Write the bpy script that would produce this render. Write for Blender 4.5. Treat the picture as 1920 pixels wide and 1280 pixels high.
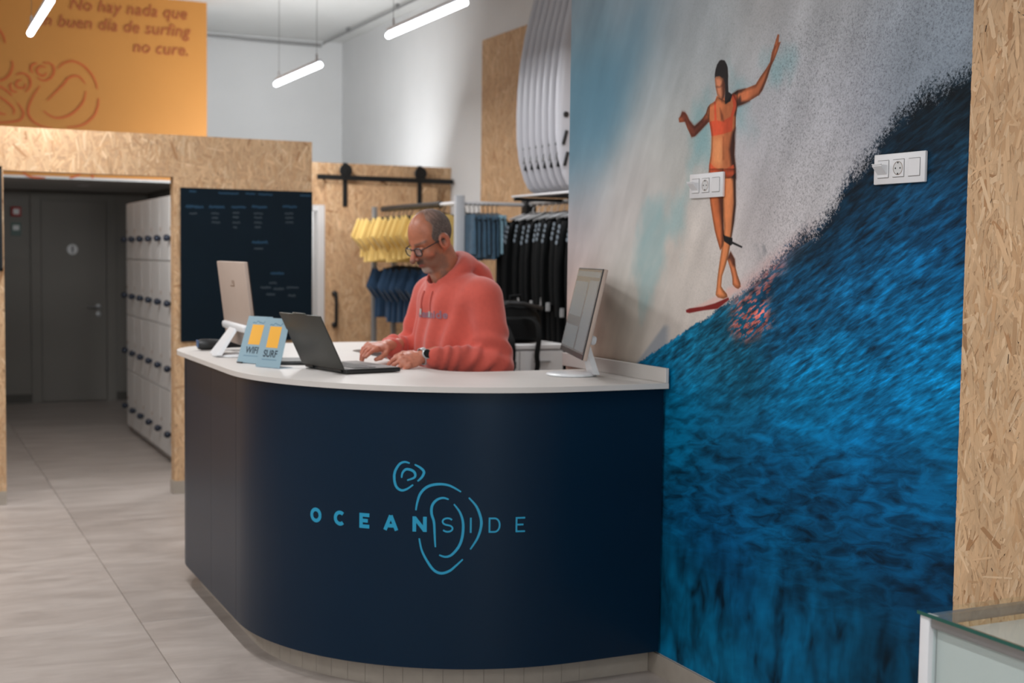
import bpy, bmesh, math, random
import numpy as np
from mathutils import Vector, Matrix
from mathutils.bvhtree import BVHTree

for _o in list(bpy.data.objects):
    bpy.data.objects.remove(_o)
SC = bpy.context.scene
COL = SC.collection
rnd = random.Random(7)
pi = math.pi

# ---------------------------------------------------------------- camera
def _cam():
    cd = bpy.data.cameras.new('camera')
    cd.sensor_fit = 'HORIZONTAL'; cd.sensor_width = 36.0
    cd.lens = 45.98
    cd.clip_start = 0.05; cd.clip_end = 100
    cd.dof.use_dof = True; cd.dof.focus_distance = 3.75; cd.dof.aperture_fstop = 3.2
    o = bpy.data.objects.new('camera', cd); COL.objects.link(o)
    yaw, pitch, roll = math.radians(25.2516), math.radians(3.6832), math.radians(0.7715)
    f = Vector((math.sin(yaw)*math.cos(pitch), math.cos(yaw)*math.cos(pitch), -math.sin(pitch)))
    r = Vector((math.cos(yaw), -math.sin(yaw), 0)); u = r.cross(f)
    r2 = r*math.cos(roll)+u*math.sin(roll); u2 = u*math.cos(roll)-r*math.sin(roll)
    m = Matrix((( r2.x, u2.x, -f.x, 0), (r2.y, u2.y, -f.y, 0), (r2.z, u2.z, -f.z, 1.58), (0, 0, 0, 1)))
    o.matrix_world = m
    SC.camera = o
_cam()

# ---------------------------------------------------------------- world, daylight, exposure
def _world():
    w = bpy.data.worlds.new('world'); SC.world = w; w.use_nodes = True
    b = w.node_tree.nodes['Background']
    b.inputs[0].default_value = (0.80, 0.90, 1.0, 1); b.inputs[1].default_value = 1.2
_world()
SC.view_settings.view_transform = 'Standard'
SC.view_settings.look = 'None'
SC.view_settings.gamma = 1.0
SC.view_settings.use_curve_mapping = False
SC.view_settings.exposure = -0.32

def area(name, loc, rot, sx, sy, power, color=(1, 1, 1), parent=None, spread=pi):
    l = bpy.data.lights.new(name, 'AREA'); l.shape = 'RECTANGLE'; l.size = sx; l.size_y = sy
    l.energy = power; l.color = color; l.spread = spread
    o = bpy.data.objects.new(name, l); COL.objects.link(o)
    o.location = loc; o.rotation_euler = rot
    if parent: o.parent = parent
    return o
# daylight through the shop window behind the photographer
area('window_daylight', (-0.3, -3.95, 1.75), (math.radians(90), 0, 0), 2.2, 2.5, 48, (0.86, 0.94, 1.0))

# ---------------------------------------------------------------- helpers
def lin(c):
    return tuple((x/12.92 if x <= 0.04045 else ((x+0.055)/1.055)**2.4) for x in [v/255.0 for v in c])
def lin4(c): return lin(c)+(1.0,)

class MB:
    """collects polygons for one mesh object"""
    def __init__(s): s.v = []; s.f = []; s.smooth = False
    def add(s, v, f):
        n = len(s.v); s.v += [tuple(p) for p in v]; s.f += [tuple(i+n for i in q) for q in f]; return s
    def box(s, x0, x1, y0, y1, z0, z1):
        v = [(x0,y0,z0),(x1,y0,z0),(x1,y1,z0),(x0,y1,z0),(x0,y0,z1),(x1,y0,z1),(x1,y1,z1),(x0,y1,z1)]
        f = [(0,3,2,1),(4,5,6,7),(0,1,5,4),(1,2,6,5),(2,3,7,6),(3,0,4,7)]
        return s.add(v, f)
    def bbox(s, x0, x1, y0, y1, z0, z1, b=0.004, seg=2):
        """box with rounded edges"""
        bm = bmesh.new()
        bmesh.ops.create_cube(bm, size=1.0)
        for p in bm.verts:
            p.co = Vector(((x0+x1)/2+p.co.x*(x1-x0), (y0+y1)/2+p.co.y*(y1-y0), (z0+z1)/2+p.co.z*(z1-z0)))
        b = min(b, (x1-x0)*.45, (y1-y0)*.45, (z1-z0)*.45)
        bmesh.ops.bevel(bm, geom=bm.edges[:], offset=b, segments=seg, affect='EDGES', profile=0.5)
        return s.bm(bm)
    def bm(s, bm):
        bm.verts.ensure_lookup_table(); bm.verts.index_update()
        s.add([p.co[:] for p in bm.verts], [[q.index for q in fc.verts] for fc in bm.faces]); bm.free(); return s
    def tube(s, pts, r, n=10, caps=True):
        pts = [Vector(p) for p in pts]; rs = r if isinstance(r, (list, tuple)) else [r]*len(pts)
        t0 = (pts[1]-pts[0]).normalized()
        a = Vector((0, 0, 1)) if abs(t0.z) < .9 else Vector((1, 0, 0))
        nrm = t0.cross(a).normalized(); v = []; 
        for i, p in enumerate(pts):
            t = (pts[min(i+1, len(pts)-1)]-pts[max(i-1, 0)])
            t = t.normalized() if t.length > 1e-9 else t0
            nrm = (nrm-t*nrm.dot(t)); nrm = nrm.normalized() if nrm.length > 1e-9 else t.orthogonal().normalized()
            b = t.cross(nrm)
            for k in range(n):
                an = 2*pi*k/n; v.append(p+(nrm*math.cos(an)+b*math.sin(an))*rs[i])
        f = []
        for i in range(len(pts)-1):
            for k in range(n):
                k2 = (k+1) % n; f.append((i*n+k, i*n+k2, (i+1)*n+k2, (i+1)*n+k))
        if caps: f.append(tuple(range(n))[::-1]); f.append(tuple(range((len(pts)-1)*n, len(pts)*n)))
        return s.add(v, f)
    def lathe(s, prof, o=(0,0,0), axis='z', n=32):
        """prof: (radius, height) list"""
        o = Vector(o); v = []; f = []
        for (r, h) in prof:
            for k in range(n):
                a = 2*pi*k/n; c, d = r*math.cos(a), r*math.sin(a)
                v.append(o+Vector({'z': (c, d, h), 'x': (h, c, d), 'y': (d, h, c)}[axis]))
        for i in range(len(prof)-1):
            for k in range(n):
                k2 = (k+1) % n; f.append((i*n+k, i*n+k2, (i+1)*n+k2, (i+1)*n+k))
        f.append(tuple(range(n))[::-1]); f.append(tuple(range((len(prof)-1)*n, len(prof)*n)))
        return s.add(v, f)
    def prism(s, poly, ax, d0, d1):
        """extrude a 2-D polygon along an axis: ax 'x' -> poly in (y,z), 'y' -> (x,z), 'z' -> (x,y)"""
        n = len(poly)
        def P(p, d): return {'x': (d, p[0], p[1]), 'y': (p[0], d, p[1]), 'z': (p[0], p[1], d)}[ax]
        v = [P(p, d0) for p in poly]+[P(p, d1) for p in poly]
        f = [tuple(range(n))[::-1], tuple(range(n, 2*n))]+[(i, (i+1) % n, n+(i+1) % n, n+i) for i in range(n)]
        return s.add(v, f)
    def xf(s, m):
        s.v = [tuple(m @ Vector(p)) for p in s.v]; return s

MATS = {}
def link(o, parent=None):
    COL.objects.link(o)
    if parent is not None: o.parent = parent
    return o
def build(name, mb, mat, parent=None, smooth=None, angle=35, fixn=True):
    me = bpy.data.meshes.new(name)
    me.from_pydata(mb.v, [], mb.f); me.update()
    if fixn:
        bm = bmesh.new(); bm.from_mesh(me); bmesh.ops.recalc_face_normals(bm, faces=bm.faces[:]); bm.to_mesh(me); bm.free()
    if smooth:
        me.polygons.foreach_set('use_smooth', [True]*len(me.polygons))
        if angle: me.set_sharp_from_angle(angle=math.radians(angle))
    me.materials.append(MATS[mat] if isinstance(mat, str) else mat)
    o = bpy.data.objects.new(name, me)
    return link(o, parent)
def tag(o, label=None, cat=None, group=None, kind=None):
    if label: o['label'] = label
    if cat: o['category'] = cat
    if group: o['group'] = group
    if kind: o['kind'] = kind
    return o
def struct(o): o['kind'] = 'structure'; return o
def thing(name, label, cat, loc=(0,0,0), rz=0, group=None):
    o = bpy.data.objects.new(name, None); o.empty_display_size = .05; COL.objects.link(o)
    o.location = loc; o.rotation_euler = (0, 0, rz); tag(o, label, cat, group); return o
def copy_tree(o, parent=None):
    c = o.copy(); COL.objects.link(c); c.parent = parent
    for ch in [x for x in bpy.data.objects if x.parent == o]: copy_tree(ch, c)
    return c

def nodes(name):
    m = bpy.data.materials.new(name); m.use_nodes = True; MATS[name] = m
    nt = m.node_tree; b = nt.nodes['Principled BSDF']; return m, nt, b
def setin(b, **k):
    for a, v in k.items():
        for nm in {'rough': ('Roughness',), 'metal': ('Metallic',), 'spec': ('Specular IOR Level', 'Specular'), 'coat': ('Coat Weight',), 'trans': ('Transmission Weight',), 'ior': ('IOR',), 'sheen': ('Sheen Weight',), 'sss': ('Subsurface Weight',), 'alpha': ('Alpha',)}[a]:
            if nm in b.inputs: b.inputs[nm].default_value = v; break
def N(nt, typ, **k):
    n = nt.nodes.new(typ)
    for a, v in k.items():
        if a in n.inputs.keys(): n.inputs[a].default_value = v
        else: setattr(n, a, v)
    return n
def mixc(nt, fac, a, b, mode='MIX'):
    n = nt.nodes.new('ShaderNodeMix'); n.data_type = 'RGBA'; n.blend_type = mode
    for sock, v in ((n.inputs[0], fac), (n.inputs[6], a), (n.inputs[7], b)):
        if hasattr(v, 'is_linked') or hasattr(v, 'links'): nt.links.new(v, sock)
        else: sock.default_value = v
    return n.outputs[2]
def ramp(nt, src, stops, interp='LINEAR'):
    r = nt.nodes.new('ShaderNodeValToRGB'); nt.links.new(src, r.inputs[0]); cr = r.color_ramp; cr.interpolation = interp
    while len(cr.elements) < len(stops): cr.elements.new(0.5)
    for e, (p, c) in zip(cr.elements, stops):
        e.position = p; e.color = c if len(c) == 4 else tuple(c)+(1,)
    return r.outputs[0]
def g(v): return (v, v, v, 1)
def mat(name, c, rough=.5, metal=0, spec=.5, noise=0, scale=20, bump=0, bscale=200, coords='Object', **k):
    m, nt, b = nodes(name)
    b.inputs['Base Color'].default_value = lin4(c); setin(b, rough=rough, metal=metal, spec=spec, **k)
    if noise or bump:
        tc = N(nt, 'ShaderNodeTexCoord')
    if noise:
        no = N(nt, 'ShaderNodeTexNoise', Scale=scale, Detail=5.0)
        nt.links.new(tc.outputs[coords], no.inputs['Vector'])
        fac = ramp(nt, no.outputs[0], [(0.25, g(1-noise)), (0.75, g(1+noise*.6))])
        o = mixc(nt, 1.0, lin4(c), fac, 'MULTIPLY'); nt.links.new(o, b.inputs['Base Color'])
    if bump:
        n2 = N(nt, 'ShaderNodeTexNoise', Scale=bscale, Detail=3.0); nt.links.new(tc.outputs[coords], n2.inputs['Vector'])
        bp = N(nt, 'ShaderNodeBump', Strength=bump, Distance=.002); nt.links.new(n2.outputs[0], bp.inputs['Height'])
        nt.links.new(bp.outputs[0], b.inputs['Normal'])
    return m
def emit(name, c, s):
    m, nt, b = nodes(name)
    b.inputs['Base Color'].default_value = lin4(c); b.inputs['Emission Color'].default_value = lin4(c); b.inputs['Emission Strength'].default_value = s
    return m
def attrmat(name, rough=.6, spec=.4, bump=0, bscale=300, noise=0, nscale=60, **k):
    """colour from the point colours of the mesh"""
    m, nt, b = nodes(name); a = N(nt, 'ShaderNodeAttribute', attribute_name='Col'); out = a.outputs[0]
    setin(b, rough=rough, spec=spec, **k)
    tc = N(nt, 'ShaderNodeTexCoord')
    if noise:
        no = N(nt, 'ShaderNodeTexNoise', Scale=nscale, Detail=4.0); nt.links.new(tc.outputs['Object'], no.inputs['Vector'])
        fac = ramp(nt, no.outputs[0], [(0.25, g(1-noise)), (0.75, g(1+noise))]); out = mixc(nt, 1.0, out, fac, 'MULTIPLY')
    nt.links.new(out, b.inputs['Base Color'])
    if bump:
        n2 = N(nt, 'ShaderNodeTexNoise', Scale=bscale, Detail=3.0); nt.links.new(tc.outputs['Object'], n2.inputs['Vector'])
        bp = N(nt, 'ShaderNodeBump', Strength=bump, Distance=.001); nt.links.new(n2.outputs[0], bp.inputs['Height']); nt.links.new(bp.outputs[0], b.inputs['Normal'])
    return m
def setcol(me, cols):
    a = me.color_attributes.new('Col', 'FLOAT_COLOR', 'POINT')
    c = np.ones((len(me.vertices), 4), np.float32); c[:, :3] = cols; a.data.foreach_set('color', c.ravel())
def srgb2lin(a):
    a = np.asarray(a, float)/255.; return np.where(a <= .04045, a/12.92, ((a+.055)/1.055)**2.4)

# numpy noise
def _hash(i, j, s):
    x = np.sin(i*127.1+j*311.7+s*74.7)*43758.5453; return x-np.floor(x)
def vnoise(u, v, s=0):
    i, j = np.floor(u), np.floor(v); a, b = u-i, v-j; a = a*a*(3-2*a); b = b*b*(3-2*b)
    return (_hash(i, j, s)*(1-a)+_hash(i+1, j, s)*a)*(1-b)+(_hash(i, j+1, s)*(1-a)+_hash(i+1, j+1, s)*a)*b
def fbm(u, v, s=0, o=4):
    r = 0; t = 0; am = 1.0
    for k in range(o): r = r+am*vnoise(u*2**k, v*2**k, s+k*13); t += am; am *= .5
    return r/t
def sstep(a, b, x):
    t = np.clip((x-a)/(b-a), 0, 1); return t*t*(3-2*t)
def polysd(U, V, poly):
    """signed distance (negative inside) of points to a polygon"""
    p = np.array(poly, float); d = np.full(U.shape, 1e9); ins = np.zeros(U.shape, bool); n = len(p)
    for i in range(n):
        a, b = p[i], p[(i+1) % n]; e = b-a; wx, wy = U-a[0], V-a[1]
        t = np.clip((wx*e[0]+wy*e[1])/(e@e+1e-12), 0, 1); d = np.minimum(d, (wx-e[0]*t)**2+(wy-e[1]*t)**2)
        c = ((a[1] > V) != (b[1] > V))
        if abs(e[1]) > 1e-12: ins ^= c & (U < e[0]*(V-a[1])/e[1]+a[0])
    d = np.sqrt(d); return np.where(ins, -d, d)

# text with the built-in font, as a flat mesh (x right, y up)
def text_mb(body, size=1.0, shear=0, offset=0, align='LEFT', spacing=1.0, depth=0.0):
    cu = bpy.data.curves.new('t', 'FONT'); cu.body = body; cu.size = size; cu.shear = shear; cu.offset = offset
    cu.align_x = align; cu.space_character = spacing; cu.resolution_u = 4; cu.extrude = depth
    o = bpy.data.objects.new('t', cu); COL.objects.link(o)
    dg = bpy.context.evaluated_depsgraph_get(); dg.update()
    me = o.evaluated_get(dg).to_mesh()
    mb = MB(); mb.add([v.co[:] for v in me.vertices], [list(p.vertices) for p in me.polygons])
    o.evaluated_get(dg).to_mesh_clear(); bpy.data.objects.remove(o); bpy.data.curves.remove(cu)
    return mb
def smoothline(pts, n=6, closed=False):
    """Catmull-Rom"""
    p = [np.array(q, float) for q in pts]; out = []
    m = len(p); rng = range(m) if closed else range(m-1)
    for i in rng:
        a = p[(i-1) % m] if (closed or i > 0) else p[0]; b = p[i % m]; c = p[(i+1) % m]; d = p[(i+2) % m] if (closed or i+2 < m) else p[-1]
        for k in range(n):
            t = k/n; out.append(.5*((2*b)+(-a+c)*t+(2*a-5*b+4*c-d)*t*t+(-a+3*b-3*c+d)*t**3))
    if not closed: out.append(p[-1])
    return out
def ribbon(pts, w, taper=0.0):
    """2-D stroke -> (verts2d, faces)"""
    pts = [np.array(q, float) for q in pts]; n = len(pts); v = []; f = []
    for i, p in enumerate(pts):
        t = pts[min(i+1, n-1)]-pts[max(i-1, 0)]; t = t/(np.linalg.norm(t)+1e-12); nn = np.array([-t[1], t[0]])
        k = w/2*(1-taper*abs(2*i/(n-1)-1)**2); v += [p+nn*k, p-nn*k]
    for i in range(n-1): f.append((2*i, 2*i+1, 2*i+3, 2*i+2))
    return v, f
# ---------------------------------------------------------------- materials
mat('white_wall', (214, 214, 214), .75, noise=.03, scale=3, bump=.15, bscale=90)
mat('ceiling_paint', (206, 206, 204), .8, noise=.03, scale=2)
mat('grey_wall', (118, 114, 108), .75, noise=.03, scale=3)
mat('dark_skirting', (70, 66, 60), .6)
mat('yellow_paint', (194, 132, 60), .65, noise=.03, scale=2)
mat('orange_print', (196, 92, 40), .65)
mat('brown_print', (166, 88, 46), .65)
mat('plinth_tile', (168, 158, 146), .5, noise=.1, scale=14, bump=.1)
mat('navy_laminate', (8, 33, 53), .31, spec=.18, noise=.05, scale=3, bump=.06, bscale=400)
mat('logo_blue', (26, 150, 190), .45)
mat('worktop_white', (208, 203, 198), .45, noise=.03, scale=8)
mat('white_laminate', (206, 206, 206), .5)
mat('locker_white', (222, 218, 214), .5, noise=.03, scale=5)
mat('knob_blue', (16, 28, 46), .35)
mat('board_navy', (9, 24, 34), .65, spec=.12, noise=.08, scale=6)
mat('chalk_blue', (14, 58, 84), .8)
mat('chalk_grey', (50, 62, 70), .8)
mat('black_metal', (22, 24, 25), .45, spec=.4)
mat('black_plastic', (20, 22, 24), .4)
mat('grey_metal', (150, 150, 150), .35, metal=.6)
mat('white_metal', (220, 220, 222), .35)
mat('white_plastic', (226, 228, 230), .3)
mat('socket_white', (224, 224, 226), .35)
mat('monitor_beige', (176, 158, 146), .55, noise=.03)
mat('monitor_glyph', (130, 106, 88), .5)
mat('screen_dark', (84, 90, 92), .25, spec=.5)
mat('screen_panel', (112, 122, 126), .3)
mat('laptop_grey', (64, 64, 60), .45, metal=.35)
mat('laptop_dark', (30, 31, 32), .4)
mat('laptop_deck', (96, 92, 90), .4, metal=.3)
mat('sign_blue', (132, 158, 170), .4)
mat('sign_yellow', (228, 166, 52), .45)
mat('sign_ink', (30, 48, 60), .5)
mat('sign_ink_soft', (70, 110, 130), .5)
mat('red_plastic', (150, 30, 22), .4)
mat('green_sign', (60, 84, 76), .5)
mat('foam_white', (190, 190, 196), .35, spec=.5)
mat('foam_dark', (24, 26, 28), .5)
mat('yellow_cloth', (224, 190, 112), .85, noise=.12, scale=9, sheen=.3)
mat('blue_cloth', (8, 48, 78), .85, noise=.12, scale=9, sheen=.2)
mat('denim_cloth', (52, 84, 106), .85, noise=.3, scale=30, sheen=.2)
mat('light_denim', (132, 168, 184), .85, noise=.25, scale=25)
mat('black_cloth', (12, 14, 15), .7, spec=.15, noise=.2, scale=15)
mat('post_grey', (176, 178, 182), .5)
mat('cable_grey', (120, 118, 116), .6)
mat('print_white', (120, 132, 142), .7)
mat('print_teal', (10, 88, 124), .7)
mat('tag_white', (190, 190, 190), .6)
mat('orange_plastic', (220, 110, 30), .5)
mat('wood_batten', (196, 152, 104), .65, noise=.12, scale=18)
mat('hoodie_cloth', (206, 88, 74), .9, noise=.06, scale=60, bump=.25, bscale=700, sheen=.35)
mat('hoodie_cord', (206, 104, 92), .85)
mat('hoodie_print', (146, 110, 124), .8)
mat('aglet', (190, 190, 186), .35, metal=.6)
mat('jeans_cloth', (38, 44, 58), .85, noise=.2, scale=40)
mat('shoe_cloth', (52, 54, 56), .8)
mat('glasses_frame', (24, 30, 34), .3)
mat('watch_face', (10, 12, 13), .2)
mat('watch_case', (200, 205, 206), .3, metal=.3)
mat('cable_black', (18, 20, 21), .5)
mat('rubber_blue', (70, 100, 140), .35)
emit('tube_glow', (236, 244, 250), 9.0)
attrmat('skin', .42, .45, bump=.12, bscale=500, noise=.06, nscale=70, sss=0.0)
attrmat('hair', .75, .2, bump=.6, bscale=900, noise=.25, nscale=260)

def glassmat(name, tint, rough=.02):
    m, nt, b = nodes(name); out = [n for n in nt.nodes if n.type == 'OUTPUT_MATERIAL'][0]; nt.nodes.remove(b)
    tr = N(nt, 'ShaderNodeBsdfTransparent'); tr.inputs[0].default_value = lin4(tint); gl = N(nt, 'ShaderNodeBsdfGlossy', Roughness=rough)
    fr = N(nt, 'ShaderNodeFresnel', IOR=1.5); mx = N(nt, 'ShaderNodeMixShader')
    ge = N(nt, 'ShaderNodeNewGeometry'); iv = N(nt, 'ShaderNodeMath', operation='SUBTRACT'); iv.inputs[0].default_value = 1.0; nt.links.new(ge.outputs['Backfacing'], iv.inputs[1])
    mu = N(nt, 'ShaderNodeMath', operation='MULTIPLY'); nt.links.new(fr.outputs[0], mu.inputs[0]); nt.links.new(iv.outputs[0], mu.inputs[1])
    nt.links.new(mu.outputs[0], mx.inputs[0]); nt.links.new(tr.outputs[0], mx.inputs[1]); nt.links.new(gl.outputs[0], mx.inputs[2]); nt.links.new(mx.outputs[0], out.inputs[0])
    return m
glassmat('clear_glass', (249, 253, 252)); mat('edge_glass', (24, 84, 74), .15); mat('lens_glass', (200, 205, 210), .05, alpha=.10); glassmat('acrylic', (240, 246, 250))

def floor_mat():
    m, nt, b = nodes('floor_tile'); setin(b, rough=.42, spec=.4)
    tc = N(nt, 'ShaderNodeTexCoord'); oi = N(nt, 'ShaderNodeObjectInfo'); mp = N(nt, 'ShaderNodeMapping')
    va = N(nt, 'ShaderNodeVectorMath', operation='SCALE'); va.inputs[0].default_value = (17, 31, 5); nt.links.new(oi.outputs['Random'], va.inputs['Scale'])
    nt.links.new(tc.outputs['Object'], mp.inputs[0]); nt.links.new(va.outputs[0], mp.inputs['Location']); mp.inputs['Scale'].default_value = (1.0, 3.2, 1)
    n1 = N(nt, 'ShaderNodeTexNoise', Scale=1.6, Detail=7.0, Roughness=.6, Distortion=.8); nt.links.new(mp.outputs[0], n1.inputs['Vector'])
    n2 = N(nt, 'ShaderNodeTexNoise', Scale=7.0, Detail=6.0, Distortion=.4); nt.links.new(mp.outputs[0], n2.inputs['Vector'])
    c1 = ramp(nt, n1.outputs[0], [(.28, lin4((153, 143, 136))), (.5, lin4((171, 161, 154))), (.72, lin4((185, 176, 169)))])
    c2 = ramp(nt, n2.outputs[0], [(.3, g(.92)), (.7, g(1.04))]); c = mixc(nt, 1.0, c1, c2, 'MULTIPLY'); tv = ramp(nt, oi.outputs['Random'], [(0, g(.93)), (1, g(1.05))]); c = mixc(nt, 1.0, c, tv, 'MULTIPLY')
    nt.links.new(c, b.inputs['Base Color'])
    r = ramp(nt, n2.outputs[0], [(.2, g(.36)), (.8, g(.5))]); nt.links.new(r, b.inputs['Roughness'])
floor_mat(); mat('grout', (120, 112, 104), .9)

def osb_mat():
    # flakes: point colour per flake, grain along the flake from the point attribute 'gr'
    m, nt, b = nodes('osb_flake'); setin(b, rough=.6, spec=.3)
    a = N(nt, 'ShaderNodeAttribute', attribute_name='Col'); gr = N(nt, 'ShaderNodeAttribute', attribute_name='gr')
    mp = N(nt, 'ShaderNodeMapping'); mp.inputs['Scale'].default_value = (14, 520, 1); nt.links.new(gr.outputs['Vector'], mp.inputs[0])
    no = N(nt, 'ShaderNodeTexNoise', Scale=1.0, Detail=4.0, Roughness=.6); nt.links.new(mp.outputs[0], no.inputs['Vector'])
    f = ramp(nt, no.outputs[0], [(.25, g(.86)), (.5, g(1.0)), (.8, g(1.08))])
    tc = N(nt, 'ShaderNodeTexCoord'); n2 = N(nt, 'ShaderNodeTexNoise', Scale=9.0, Detail=3.0); nt.links.new(tc.outputs['Object'], n2.inputs['Vector'])
    f2 = ramp(nt, n2.outputs[0], [(.3, g(.90)), (.7, g(1.06))])
    c = mixc(nt, 1.0, mixc(nt, 1.0, a.outputs[0], f, 'MULTIPLY'), f2, 'MULTIPLY'); nt.links.new(c, b.inputs['Base Color'])
    bp = N(nt, 'ShaderNodeBump', Strength=.25, Distance=.0008); nt.links.new(no.outputs[0], bp.inputs['Height']); nt.links.new(bp.outputs[0], b.inputs['Normal'])
osb_mat(); mat('osb_core', (196, 158, 120), .7, noise=.25, scale=40)

# ---------------------------------------------------------------- oriented strand board
def clip_rect(poly, r):
    def cl(p, ax, val, sgn):
        out = []
        for i in range(len(p)):
            a, b = p[i], p[(i+1) % len(p)]; da, db = (a[ax]-val)*sgn, (b[ax]-val)*sgn
            if da >= 0: out.append(a)
            if da*db < 0:
                t = da/(da-db); out.append(tuple(a[k]+(b[k]-a[k])*t for k in range(4)))
        return out
    for ax, val, s in ((0, r[0], 1), (0, r[1], -1), (1, r[2], 1), (1, r[3], -1)):
        if len(poly) < 3: return []
        poly = cl(poly, ax, val, s)
    return poly
def osb_flakes(rects, frame, density, seed, parent, scale=1.0, tone=1.0):
    """frame(u, v, n) -> world point; rects in (u0,u1,v0,v1)"""
    R = random.Random(seed); V = []; F = []; Cc = []; G = []
    for r in rects:
        n = int((r[1]-r[0])*(r[3]-r[2])*density)
        for k in range(n):
            L = R.uniform(.05, .15)*scale; Wd = min(R.uniform(.004, .022)*scale, L*.3)
            cu, cv = R.uniform(r[0]-.03, r[1]+.03), R.uniform(r[2]-.03, r[3]+.03)
            an = pi/2+(R.gauss(0, .38) if R.random() < .75 else R.uniform(-1.5, 1.5)); ca, sa = math.cos(an), math.sin(an)
            loc = [(-L/2, -Wd*R.uniform(.1, .4)), (-L*R.uniform(.3, .45), -Wd/2), (L*R.uniform(.3, .45), -Wd/2*R.uniform(.7, 1)), (L/2, -Wd*R.uniform(0, .4)), (L/2*R.uniform(.85, 1), Wd*R.uniform(.1, .5)), (L*R.uniform(.1, .4), Wd/2), (-L*R.uniform(.35, .48), Wd/2*R.uniform(.6, 1))]
            poly = [(cu+x*ca-y*sa, cv+x*sa+y*ca, x, y) for x, y in loc]
            poly = clip_rect(poly, r)
            if len(poly) < 3: continue
            q = R.random()
            if q < .03: c = (172, 130, 92)
            elif q < .20: c = (194, 155, 116)
            elif q < .34: c = (216, 184, 148)
            else: c = (206, 170, 132)
            if R.random() < .012: c = (70, 48, 32)
            j = R.gauss(1.0, .028)*tone; c = [min(245, x*j) for x in c]
            if c[0] < 100*tone: # dark slivers are thin
                poly = [(cu+(p[0]-cu)*.25, cv+(p[1]-cv)*.25, p[2], p[3]) for p in poly]
                poly = clip_rect(poly, r)
                if len(poly) < 3: continue
            off = R.uniform(0, .0012); tx, ty = R.uniform(-.0025, .0025), R.uniform(-.003, .003)
            ox, oy = R.uniform(0, 50), R.uniform(0, 50)
            i0 = len(V)
            for p in poly:
                V.append(frame(p[0], p[1], .0003+off+abs(p[2]*tx+p[3]*ty))); Cc.append(c); G.append((p[2]+ox, p[3]+oy, 0))
            F.append(tuple(range(i0, len(V))))
    mb = MB(); mb.v = V; mb.f = F
    o = build('wood_flakes', mb, 'osb_flake', parent, fixn=False)
    setcol(o.data, srgb2lin(Cc))
    at = o.data.attributes.new('gr', 'FLOAT_VECTOR', 'POINT'); at.data.foreach_set('vector', np.array(G, np.float32).ravel())
    o['kind'] = 'stuff'
    return o

# ---------------------------------------------------------------- room shell
XM = 2.612; ZC = 3.83
def wallbox(name, x0, x1, y0, y1, z0, z1, m):
    return struct(build(name, MB().box(x0, x1, y0, y1, z0, z1), m))
fl = struct(build('floor', MB().box(-4.2, 4.5, -4.2, 14.6, -.08, -.004), 'grout'))
T = 1.128; JX, JY = .928, 5.648
tb = MB().bbox(.0015, T-.0015, .0015, T-.0015, -.012, 0, .0012, 1)
tile_me = None
for i in range(-5, 4):
    for j in range(-9, 8):
        x, y = JX+i*T, JY+j*T
        if x > 4.3 or x+T < -4.2 or y > 14.5 or y+T < -4.2: continue
        if tile_me is None:
            o = build('tile', tb, 'floor_tile', fl); tile_me = o.data
        else: o = link(bpy.data.objects.new('tile', tile_me), fl)
        o.location = (x, y, 0)
wallbox('ceiling', -4.2, 4.5, -4.2, 14.6, ZC, ZC+.1, 'ceiling_paint')
wallbox('wall_left', -4.2, -4.05, -4.2, 14.6, 0, ZC, 'white_wall')
wf = MB(); wf.box(-4.2, -1.9, -4.2, -4.05, 0, ZC); wf.box(1.3, 2.76, -4.2, -4.05, 0, ZC); wf.box(-1.9, 1.3, -4.2, -4.05, 3.1, ZC); wf.box(-1.9, 1.3, -4.2, -4.05, 0, .4)
struct(build('wall_front', wf, 'white_wall'))
w1 = MB(); 
for x in (-1.9, -.32, 1.24): w1.box(x, x+.06, -4.17, -4.08, .4, 3.1)
for z in (.4, 3.04): w1.box(-1.9, 1.3, -4.17, -4.08, z, z+.06)
w1o = struct(build('window_1', w1, 'black_metal'))
build('pane', MB().box(-1.84, -.32, -4.13, -4.12, .46, 3.04), 'clear_glass', w1o); build('pane', MB().box(-.26, 1.24, -4.13, -4.12, .46, 3.04), 'clear_glass', w1o)
wallbox('wall_right', XM, XM+.14, -4.2, 4.987, 0, ZC, 'white_wall')
wallbox('wall_side', 4.35, 4.5, 3.0, 13.6, 0, ZC, 'white_wall')
wallbox('wall_store', XM+.14, 4.5, 2.9, 3.0, 0, ZC, 'white_wall')
wallbox('wall_back', 2.575, 4.5, 13.56, 13.7, 0, ZC, 'white_wall')
# fascia over the changing-room corridor, painted yellow
fy = struct(build('wall_fascia', MB().box(-4.1, 2.575, 12.0, 12.1, 2.225, ZC), 'yellow_paint'))
build('edge_strip', MB().box(-4.1, 2.575, 11.995, 12.1, 2.205, 2.225), 'white_laminate', fy)
wallbox('wall_corridor_right', 2.45, 2.575, 12.1, 14.6, 0, 2.3, 'grey_wall')
wallbox('wall_block_side', 2.5, 2.575, 12.1, 13.6, 2.31, ZC, 'white_wall')
wallbox('ceiling_corridor', -4.1, 2.575, 12.1, 14.6, 2.21, 2.3, 'ceiling_paint')
wallbox('wall_far', -4.1, 2.575, 14.4, 14.6, 0, 2.21, 'grey_wall')
wallbox('wall_corridor_left', .3, .42, 12.1, 14.4, 0, 2.21, 'grey_wall')
bb = MB(); bb.box(.42, 1.27, 14.385, 14.4, 0, .09); bb.box(2.12, 2.45, 14.385, 14.4, 0, .09)
struct(build('baseboard_far', bb, 'dark_skirting'))
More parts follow.
